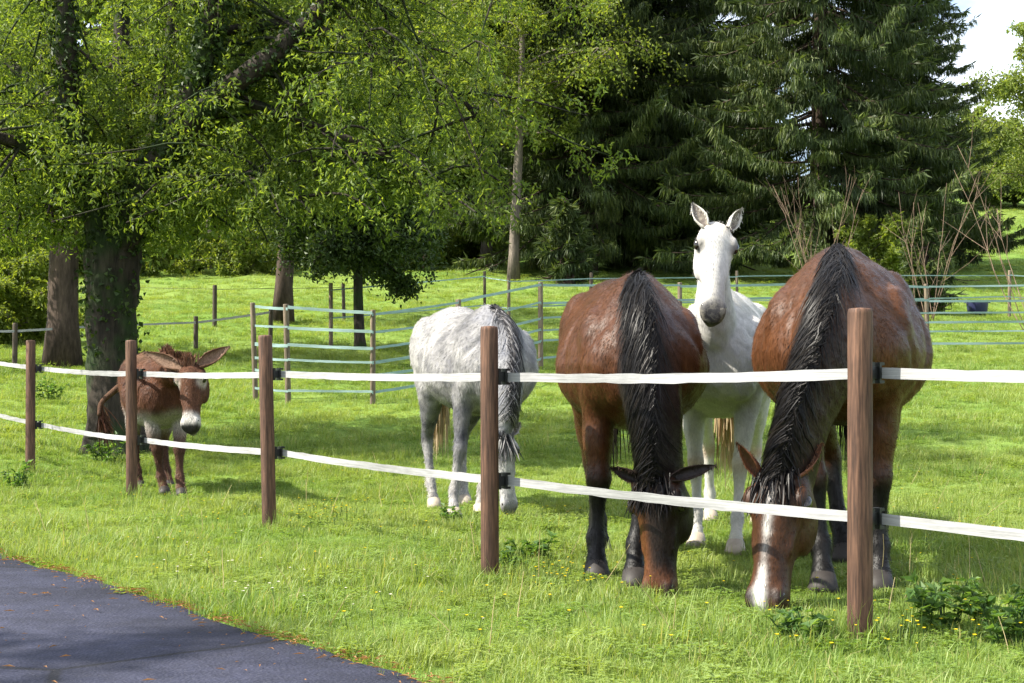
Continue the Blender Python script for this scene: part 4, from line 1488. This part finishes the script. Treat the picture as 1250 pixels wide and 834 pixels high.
def coat_bay(base, dark, blaze=0.0, head_dark=0.0, neck_dark=0.0):
    base = np.array(base); dark = np.array(dark)

    def f(V, key, tt, hd, u, v, z):
        n = noise3(V, 5)
        C = lerp(base, dark, .35 + .3 * n + .35 * sm(z, 1.0, .78) * 0 + .5 * sm(z, 1.42, 1.62))
        legs = np.isin(key, ['RF', 'LF', 'RH', 'LH'])
        C = lerp(C, BLACK * 1.2, np.where(legs, sm(z + .03 * n, .60, .46), 0))
        nk = key == 'neck'
        C = lerp(C, BLACK * 1.5, np.where(nk, neck_dark * sm(tt + .1 * n, .15, .55), 0))
        h = key == 'head'
        t, s, fr = hd['t'], hd['s'], hd['f']
        C = lerp(C, dark * .8, np.where(h, .25 + head_dark * sm(t, .0, .2), 0))
        if head_dark:
            C = lerp(C, base * 1.15, np.where(h, .8 * sm(t, .68, .84) * sm(t, .99, .92), 0))
            C = lerp(C, base * 1.1, np.where(h, .85 * sm(-s + .05 * (t - .5), .005, .04) * sm(t, .2, .35), 0))  # sunlit side of the face painted browner into the coat
        C = lerp(C, BLACK * 1.6, np.where(h, sm(t + .02 * n, .90, .98) * (.9 if not blaze else .5), 0))
        er = np.hypot((t - .235) * .62, fr - .04)
        C = lerp(C, BLACK * 2, np.where(h, .7 * sm(er, .05, .03) * (np.abs(s) > .07), 0))
        nr = np.hypot((t - .90) * .6, np.minimum(np.abs(s - .045), np.abs(s + .045)))
        C = lerp(C, BLACK * 2, np.where(h, .8 * sm(nr, .035, .018) * (fr > .01), 0))
        if blaze:
            w = .0045 + .003 * np.sin(t * 9) + .005 * noise3(V, 40, 2) + .008 * sm(t, .6, .95)
            C = lerp(C, np.array([.55, .54, .52]), np.where(h & (fr > 0), sm(np.abs(s + .004 + .012 * (t - .5)), w + .006, w - .002) * sm(t, .12, .2), 0))
        return C
    return f


def coat_white(V, key, tt, hd, u, v, z):
    n = noise3(V, 4, 3)
    C = lerp(np.array([.47, .462, .45]), np.array([.37, .355, .325]), .35 + .5 * n)
    legs = np.isin(key, ['RF', 'LF', 'RH', 'LH'])
    C = lerp(C, np.array([.46, .45, .40]), np.where(legs, .5 * sm(z, .95, .6) * (.6 + .6 * n), 0))
    C = lerp(C, np.array([.36, .24, .17]), np.where(legs, .8 * np.exp(-((z - .50) / .05) ** 2), 0))
    C = lerp(C, np.array([.42, .42, .28]), .5 * sm(z, 1.15, .85) * sm(n, -.1, .6) * (u > -.1))
    h = key == 'head'
    t, s, fr = hd['t'], hd['s'], hd['f']
    C = lerp(C, np.array([.60, .48, .38]), np.where(h, .6 * sm(t, .22, .02) * sm(fr, .03, .08) * (.6 + .5 * n), 0))
    C = lerp(C, np.array([.026, .025, .027]), np.where(h, sm(t + .02 * n - .35 * (np.abs(s) - .03), .79, .90) * sm(fr, -.06, -.02) * .92, 0))
    C = lerp(C, np.array([.20, .12, .09]), np.where(h, .8 * sm(t, .9, .95) * sm(fr, -.035, -.05), 0))
    er = np.hypot((t - .235) * .62, fr - .04)
    C = lerp(C, np.array([.10, .09, .09]), np.where(h, .85 * sm(er, .065, .035) * (np.abs(s) > .06), 0))
    return C


def coat_grey(V, key, tt, hd, u, v, z):
    n = noise3(V, 4, 5); n2 = noise3(V, 14, 6)
    C = lerp(np.array([.32, .31, .30]), np.array([.075, .075, .08]), .34 + .45 * n + .6 * n2)
    C = lerp(C, np.array([.20, .14, .11]), .8 * sm(u, -.75, -1.05) * sm(n, -.2, .6))
    legs = np.isin(key, ['RF', 'LF', 'RH', 'LH'])
    C = lerp(C, np.array([.032, .033, .043]), np.where(legs, 1.0 * np.exp(-((z - .66) / .27) ** 2) * (.8 + .3 * n2), 0))
    C = lerp(C, np.array([.30, .28, .26]), np.where(legs, .6 * sm(z, .36, .2), 0))
    C = lerp(C, np.array([.15, .155, .18]), np.where(key == 'neck', .7 + .4 * n2, 0) + .7 * sm(v, .12, .28) * (.6 + .6 * n2) * (key == 'trunk'))  # dapples on the neck, plus shade painted on the trunk's side away from the sun
    h = key == 'head'
    C = lerp(C, np.array([.34, .335, .33]), np.where(h, .6, 0))
    C = lerp(C, np.array([.12, .11, .11]), np.where(h, sm(hd['t'], .86, .96), 0))
    return C


def coat_donkey(V, key, tt, hd, u, v, z):
    n = noise3(V, 6, 8); n2 = noise3(V, 22, 9)
    C = lerp(np.array([.094, .038, .019]), np.array([.040, .017, .010]), .4 + .5 * n + .25 * n2)
    C = lerp(C, np.array([.15, .095, .062]), .5 * sm(z, 1.40, 1.56) * (key == 'trunk'))
    C = lerp(C, np.array([.36, .34, .31]), .85 * sm(z + .05 * n, .98, .84) * np.isin(key, ['trunk']))
    legs = np.isin(key, ['RF', 'LF', 'RH', 'LH'])
    C = lerp(C, np.array([.36, .33, .30]), np.where(legs, .8 * np.exp(-((z - .78) / .13) ** 2), 0))
    C = lerp(C, np.array([.075, .040, .028]), np.where(legs, .8 * sm(z, .62, .45), 0))
    h = key == 'head'
    t, s, fr = hd['t'], hd['s'], hd['f']
    C = lerp(C, np.array([.095, .046, .028]), np.where(h, .6, 0))
    C = lerp(C, np.array([.50, .47, .43]), np.where(h, sm(t + .03 * n, .72, .82), 0))
    C = lerp(C, np.array([.03, .027, .026]), np.where(h, sm(t + .01 * n, .895, .95) * sm(fr, -.06, -.02), 0))
    er = np.hypot((t - .27) * .6, fr - .03)
    C = lerp(C, np.array([.52, .46, .40]), np.where(h, .75 * sm(er, .07, .035) * (np.abs(s) > .055), 0))
    return C


def build_animals():
    rg = np.random.default_rng(77)
    gp = lambda px, d: (WX(px, d), d)
    A = Animal("horse", (.665, 7.55), (.03, -1), 1.62, "glossy bay horse with black mane grazing beside the white horse, head straight down",
               width=1.17, belly=.03, poll=W(807, 583, 6.93), muzzle=W(806, 722, 6.80),
               feet=dict(RF=gp(732, 7.36), LF=gp(770, 7.02), RH=gp(738, 8.55), LH=gp(800, 8.35)),
               ears=[(W(746, 570, 6.90), -1, .034, .35), (W(872, 569, 6.88), 1, .034, .35)], head_len=.605, head=1.28, neckw=1.12, leg=1.32, neckd=1.0, shear=.62,
               face_hint=(-.55, -1, .2))
    B = Animal("horse", (1.32, 9.0), (-.19, -1), 1.64, "white horse facing the camera with head raised and ears up", width=1.05,
               poll=W(873, 281, 8.42), muzzle=W(869, 408, 8.12), feet=dict(LF=gp(896, 8.42), RF=gp(851, 8.85), LH=gp(925, 10.1), RH=gp(868, 10.3)),
               ears=[(W(845, 249, 8.42), -1, .042, .25), (W(904, 255, 8.42), 1, .042, .75)], head_len=.61, head=1.13, neck_pts=[(.28, -.02, 1.34), (.46, -.02, 1.60)], neckw=.82,
               face_hint=(.06, -1, .25))
    Cc = Animal("horse", (1.655, 7.20), (-.27, -1), 1.735, "big bay horse with white blaze grazing behind the nearest fence post", width=1.22, belly=.04,
                poll=W(958, 583, 6.52), muzzle=W(936, 748, 6.28), feet=dict(RF=gp(1012, 6.88), LF=gp(1068, 6.96), RH=gp(1036, 8.1), LH=gp(1066, 8.0)),
                ears=[(W(902, 539, 6.47), -1, .038, .45), (W(1004, 543, 6.47), 1, .038, .1)], head_len=.65, head=1.32, neckw=1.05, leg=1.25,
                neck_pts=[W(1015, 422, 6.74), W(985, 500, 6.58)], face_hint=(-.62, -1, .3))
    Dd = Animal("horse", (-.17, 10.8), (.36, -1.0), 1.62, "dapple grey horse with dark mane grazing behind the middle fence post", width=1.15, belly=.03,
                poll=W(612, 528, 10.25), muzzle=W(622, 626, 10.20), feet=dict(RF=gp(556, 10.42), LF=gp(583, 10.95), RH=gp(533, 11.5), LH=gp(566, 11.7)),
                ears=[(W(596, 516, 10.2), -1, .034, .4), (W(634, 516, 10.25), 1, .034, .4)], head_len=.58, voxel=.014, face_hint=(.3, -1, .3))
    Ee = Animal("donkey", (-3.06, 12.45), (.45, -1.0), 1.24, "brown donkey with white muzzle and long ears held sideways behind the fence", width=1.12, belly=.06,
                poll=W(235, 449, 11.92), muzzle=W(233, 540, 11.66), feet=dict(RF=gp(203, 12.35), LF=gp(221, 12.2), RH=gp(172, 12.95), LH=gp(206, 13.0)),
                ears=[(W(179, 431, 12.0), -1, .060, .3), (W(280, 424, 11.95), 1, .060, .3)], head_len=.57, head=1.28, voxel=.013, cat='donkey',
                neck_pts=[(.30, 0, 1.36), (.52, .02, 1.36)], leg=1.28, face_hint=(-.12, -1, .3), smooth=6)
    dg = bpy.context.evaluated_depsgraph_get()
    A.finish(dg, coat_bay((.080, .029, .011), (.014, .0075, .0045), 0, .9, .9), M_BAY, M_HOOF, M_EYE, (.02, .015, .013), (.03, .018, .013))
    B.finish(dg, coat_white, M_WHITE, M_HOOF_PALE, M_EYE, (.14, .115, .10), (.48, .46, .42))
    Cc.finish(dg, coat_bay((.090, .034, .013), (.022, .0115, .0062), 1, 0, .75), M_BAY, M_HOOF, M_EYE, (.10, .05, .03), (.14, .055, .028))
    Dd.finish(dg, coat_grey, M_GREY, M_HOOF_PALE, M_EYE, (.2, .18, .17), (.4, .38, .37))
    Ee.finish(dg, coat_donkey, M_DONKEY, M_HOOF, M_EYE, (.20, .13, .09), (.12, .065, .04))
    blk = [(.005, .0045, .005), (.008, .007, .007), (.0035, .003, .0035), (.014, .011, .009)]
    gry = [(.02, .02, .022), (.05, .05, .055), (.03, .028, .03), (.22, .21, .21)]
    wht = [(.50, .48, .44), (.42, .40, .35), (.52, .51, .48)]
    tan = [(.40, .29, .16), (.46, .36, .23), (.32, .23, .13)]
    brn = [(.10, .045, .025), (.06, .03, .018), (.16, .08, .045)]
    A.hair_on_neck("mane", M_HAIR, -1, 9000, .32, .0036, rg, .02, .97, (.25, 1.05), .5, .02, .08, cols=blk)
    A.forelock(M_HAIR, rg, 300, .20, .006, blk, .4)
    A.tail(M_HAIR, rg, 150, cols=blk)
    Cc.hair_on_neck("mane", M_HAIR, -1, 9500, .30, .0036, rg, .0, .97, (.25, 1.05), .45, .03, .09, cols=blk, flip=.42)
    Cc.forelock(M_HAIR, rg, 380, .20, .006, blk, .28)
    Cc.tail(M_HAIR, rg, 200, cols=blk)
    B.hair_on_neck("mane", M_HAIR, -1, 160, .12, .007, rg, .35, .95, (.2, .9), -.1, .0, .05, .003, cols=wht)
    B.tail(M_HAIR, rg, 320, .95, .014, cols=tan)
    Dd.hair_on_neck("mane", M_HAIR, 1, 1500, .22, .006, rg, .0, .78, (.35, 1.0), .5, .05, .12, cols=gry)
    Dd.forelock(M_HAIR, rg, 60, .22, .01, gry, .4)
    Dd.tail(M_HAIR, rg, 260, .9, .014, cols=tan)
    # the donkey's upright mane and tufted tail
    nk = Ee.neck
    st, dr = [], []
    for i in range(520):
        q = rg.integers(6, nk.m)
        st.append(nk.c[q] + nk.u[q] * nk.ht[q] * .96 + nk.s[q] * rg.normal(0, .010))
        dr.append(nk.u[q] + nk.s[q] * rg.normal(0, .18) + rg.normal(0, .1, 3))
    A.coat_hair(rg, 68000, lift=.10, mat=M_COATGLOSS)
    Cc.coat_hair(rg, 76000, lift=.10, mat=M_COATGLOSS)
    B.coat_hair(rg, 45000, .022, .0036, .14, (.75, 1.2))
    Dd.coat_hair(rg, 45000, .028, .005, .14, (.6, 1.35))
    Ee.coat_hair(rg, 45000, .028, .0045, .20, (.6, 1.45))
    Ee.hang("mane", M_HAIR, st, dr, .075, .008, rg, .25, brn, .05, 5)
    st = [Ee.hp(rg.uniform(-.02, .05), rg.normal(0, .022), .085) for _ in range(160)]
    dr = [-Ee.ha + Ee.hf * rg.uniform(-.2, .5) + Ee.hs * rg.normal(0, .25) for _ in range(160)]
    Ee.hang("forelock", M_HAIR, st, dr, .10, .010, rg, .2, brn, .08, 5)
    tb = MB()
    P = spline(np.array([Ee.X(-1.15, 0, 1.40), Ee.X(-1.22, -.10, 1.33), W(141, 476, 13.35) - Ee.O, W(124, 492, 13.35) - Ee.O, W(121, 508, 13.3) - Ee.O]), 18)
    tb.tube(P, np.linspace(.042, .018, 18), 10, C=(.10, .055, .035))
    tl = tb.build("tail", M_DONKEY, Ee.root)
    mb = MB()
    for i in range(120):
        Pq = branchlet(P[-1 - rg.integers(0, 5)], np.array([rg.normal(.35, .25), rg.normal(0, .2), -1.0]), .34 * rg.uniform(.6, 1.1), .6, rg, 7, .06)
        Ee.strand(mb, Pq, np.tile(nrm(rg.normal(size=3)), (7, 1)), .010, brn[:2], rg)
    mb.build("tail_tuft", M_HAIR, tl)


build_animals()
# ================================================================== SMALL DETAILS
def mat_flat(name, c, var=.25):
    m = NT(name)
    n = m.noise(8.0, 3.0, .6, m.pos(kind='World'))
    col = m.mix(var, c, m.ramp(n, [(.3, .5), (.7, 1.5)]), 'MULTIPLY')
    tr = m.mix(1.0, col, (1.2, 1.2, .8), 'MULTIPLY')
    m.leafy(col, tr, .25, .6, .2)
    return m.m


M_WEED = mat_leaf("weed_leaf", (.05, .11, .03), (.095, .18, .05), (.17, .26, .08), .5, scale=3.0)
M_YELLOW = mat_flat("petal_yellow", (.72, .56, .02))
M_PINK = mat_flat("petal_white", (.72, .68, .66))
M_DRY = mat_flat("dry_leaf", (.26, .13, .05), .6)
M_STRAW = mat_flat("dry_stalk", (.46, .38, .20), .4)
M_TUB = mat_plain("tub_blue", (.022, .025, .075), .45)


def weed(px, d, r, h, nstem, label, seed):
    """a leafy weed: stems with toothed leaves of several sizes"""
    rg = np.random.default_rng(seed)
    x, y = WX(px, d), d
    root = empty("weed", (x, y, ground_at(x, y)))
    tag(root, label, "weed", "broadleaf weeds in the pasture")
    st, lf = MB(), MB()
    for s in range(nstem):
        a = rg.uniform(0, 6.283); q = r * math.sqrt(rg.uniform())
        P = branchlet(np.array([q * .5 * math.cos(a), q * .5 * math.sin(a), 0]), np.array([math.cos(a) * .5 * q / r, math.sin(a) * .5 * q / r, 1.0]), h * rg.uniform(.6, 1.1), .3, rg, 6, .08)
        st.tube(P, np.linspace(.004, .002, 6), 4, cap=False)
        m = rg.integers(9, 15)
        k = rg.integers(1, 6, m)
        D = rdir(rg, m) * np.array([1, 1, .5]) + np.array([0, 0, .1])
        base = P[k]
        Ln = rg.uniform(.04, .09, m) * (h / .3) ** .4
        c = np.stack([rg.beta(2, 2, m), 0 * Ln, 0 * Ln], -1)
        lf.leaves(base, D, Ln, Ln * .55, c, nrm=np.tile([0, 0, 1.0], (m, 1)) + rg.normal(0, .35, (m, 3)), rg=rg)
        for sd in (-1, 1):                              # side lobes
            tang = np.cross(D, [0, 0, 1.0]); tang /= np.linalg.norm(tang, axis=1, keepdims=True) + 1e-6
            Dn = D / np.linalg.norm(D, axis=1, keepdims=True)
            lf.leaves(base + Dn * (Ln * .15)[:, None], Dn * .8 + tang * sd * .7, Ln * .65, Ln * .33, c, nrm=np.tile([0, 0, 1.0], (m, 1)), rg=rg)
    st.build("stem", M_WEED, root)
    lf.build("leaves", M_WEED, root, smooth=False)


def scatter_flowers():
    rg = np.random.default_rng(15)
    yel, wht, stalk = MB(), MB(), MB()

    def bloom(mb, p, r, k):
        a = np.arange(k) * 6.283 / k + rg.uniform(0, 6)
        D = np.stack([np.cos(a), np.sin(a), np.full(k, .45)], -1)
        mb.leaves(np.tile(p, (k, 1)), D, r, r * .9, None, nrm=np.tile([0, 0, 1.0], (k, 1)), rg=rg)
    spots = []
    for _ in range(260):
        d = rg.uniform(5.3, 14); spots.append((rg.uniform(0, 1250), d, 0))
    for _ in range(60): spots.append((rg.normal(395, 28), rg.normal(10.4, .35), 0))
    for _ in range(40): spots.append((rg.normal(690, 40), rg.normal(7.1, .3), 0))
    for _ in range(50): spots.append((rg.normal(1100, 90), rg.normal(5.7, .3), 0))
    for _ in range(45): spots.append((rg.normal(330, 130), rg.normal(6.9, .8), 1))
    for px, d, kd in spots:
        x = WX(px, d)
        if x * ROAD_N[0] + d * ROAD_N[1] < ROAD_E + .12: continue
        h = rg.uniform(.04, .13)
        z = ground_at(x, d)
        top = np.array([x + rg.normal(0, .015), d, z + h])
        stalk.tube([np.array([x, d, z]), top], [.0018, .0012], 3, cap=False)
        bloom(wht if kd else yel, top, rg.uniform(.006, .011), 6)
    tag(yel.build("yellow_flowers", M_YELLOW, None, smooth=False), "tiny yellow buttercup flowers sprinkled through the grass", "flowers", kind='stuff')
    tag(wht.build("white_flowers", M_PINK, None, smooth=False), "tiny white flowers along the road verge", "flowers", kind='stuff')
    tag(stalk.build("flower_stalks", M_WEED, None), "thin green stalks under the small flowers", "stalks", kind='stuff')
    dry = MB()
    for _ in range(90):
        px, d = rg.uniform(0, 1250), rg.uniform(5.2, 15)
        x = WX(px, d)
        if x * ROAD_N[0] + d * ROAD_N[1] < ROAD_E + .2: continue
        z = ground_at(x, d)
        P = branchlet(np.array([x, d, z]), np.array([rg.normal(0, .35), rg.normal(0, .35), 1.0]), rg.uniform(.12, .32), .4, rg, 5, .06)
        dry.tube(P, np.linspace(.0022, .0012, 5), 3, cap=False)
    tag(dry.build("dry_stalks", M_STRAW, None), "dry straw coloured stalks standing in the grass", "stalks", kind='stuff')


def road_litter():
    rg = np.random.default_rng(9)
    mb = MB()
    P, D = [], []
    for _ in range(3200):
        t = rg.uniform(-7.0, 9.5)
        u = rg.uniform()
        nd = ROAD_E - (abs(rg.normal(0, .07)) if u < .68 else rg.uniform(0, 2.3))
        if u < .68: t = 1.5 + round((t - 1.5) / .5) * .5 + rg.normal(0, .12)
        p = ROAD_N * nd - ROAD_D * t
        P.append((p[0], p[1], 0.0 if nd < ROAD_E - .5 else -.013)); D.append((rg.normal(), rg.normal(), rg.normal(0, .05)))
    P, D = np.array(P), np.array(D)
    n = len(P)
    mb.leaves(P, D, rg.uniform(.008, .055, n), rg.uniform(.0025, .010, n), None, nrm=np.tile([0, 0, 1.0], (n, 1)), rg=rg)
    tag(mb.build("fallen_leaves", M_DRY, None, smooth=False), "brown fallen leaves and needles along the asphalt edge", "leaves", kind='stuff')


def tub():
    x, d = WX(1193, 41.0), 41.0
    root = empty("water_tub", (x, d, ground_at(x, d)))
    tag(root, "dark blue plastic water tub in the paddock at right", "tub")
    n = 24
    mb = MB()
    mb.tube([(0, 0, 0), (0, 0, .02), (0, 0, .30), (0, 0, .31), (0, 0, .31), (0, 0, .05)], [.20, .215, .25, .25, .235, .20], n)
    mb.build("shell", M_TUB, root)
    rm = MB()
    a = np.linspace(0, 2 * math.pi, 33)
    rm.tube(np.stack([.25 * np.cos(a), .25 * np.sin(a), np.full(33, .31)], -1), .014, 6, cap=False)
    rm.build("rim", M_TUB, root)
    for sd in (-1, 1):
        h = MB()
        b = np.linspace(0, math.pi, 9)
        h.tube(np.stack([sd * (.245 + .05 * np.sin(b)), .07 * np.cos(b), np.full(9, .27)], -1), .010, 6)
        h.build("handle", M_TUB, root)
    root.scale = (1.25, 1.25, 1.25)


for (px, d, r, h, ns, lab, sd) in (
        (1218, 5.95, .16, .19, 11, "large dark leafy weed right of the nearest fence post", 1),
        (1150, 5.75, .14, .22, 11, "pale leafy weed between the nearest post and the large dark weed", 2),
        (1235, 5.55, .13, .16, 9, "low leafy weed at the right edge below the large dark weed", 3),
        (648, 8.15, .15, .16, 14, "dark low weed just right of the middle fence post", 4),
        (622, 7.7, .10, .12, 8, "small weed at the foot of the middle fence post", 5),
        (985, 5.60, .12, .15, 9, "low weed in front of the blaze horse's muzzle", 6),
        (62, 21.0, .30, .32, 12, "dark weed clump beyond the leftmost fence post", 7),
        (130, 15.2, .25, .30, 14, "ivy like weed clump at the foot of the shade tree", 8),
        (20, 13.0, .14, .22, 9, "grey green weed left of the leftmost fence post", 10),
        (545, 10.2, .10, .12, 7, "small weed in front of the grey horse's front hoof", 11)):
    weed(px, d, r, h, ns, lab, sd)
scatter_flowers()
road_litter()
tub()
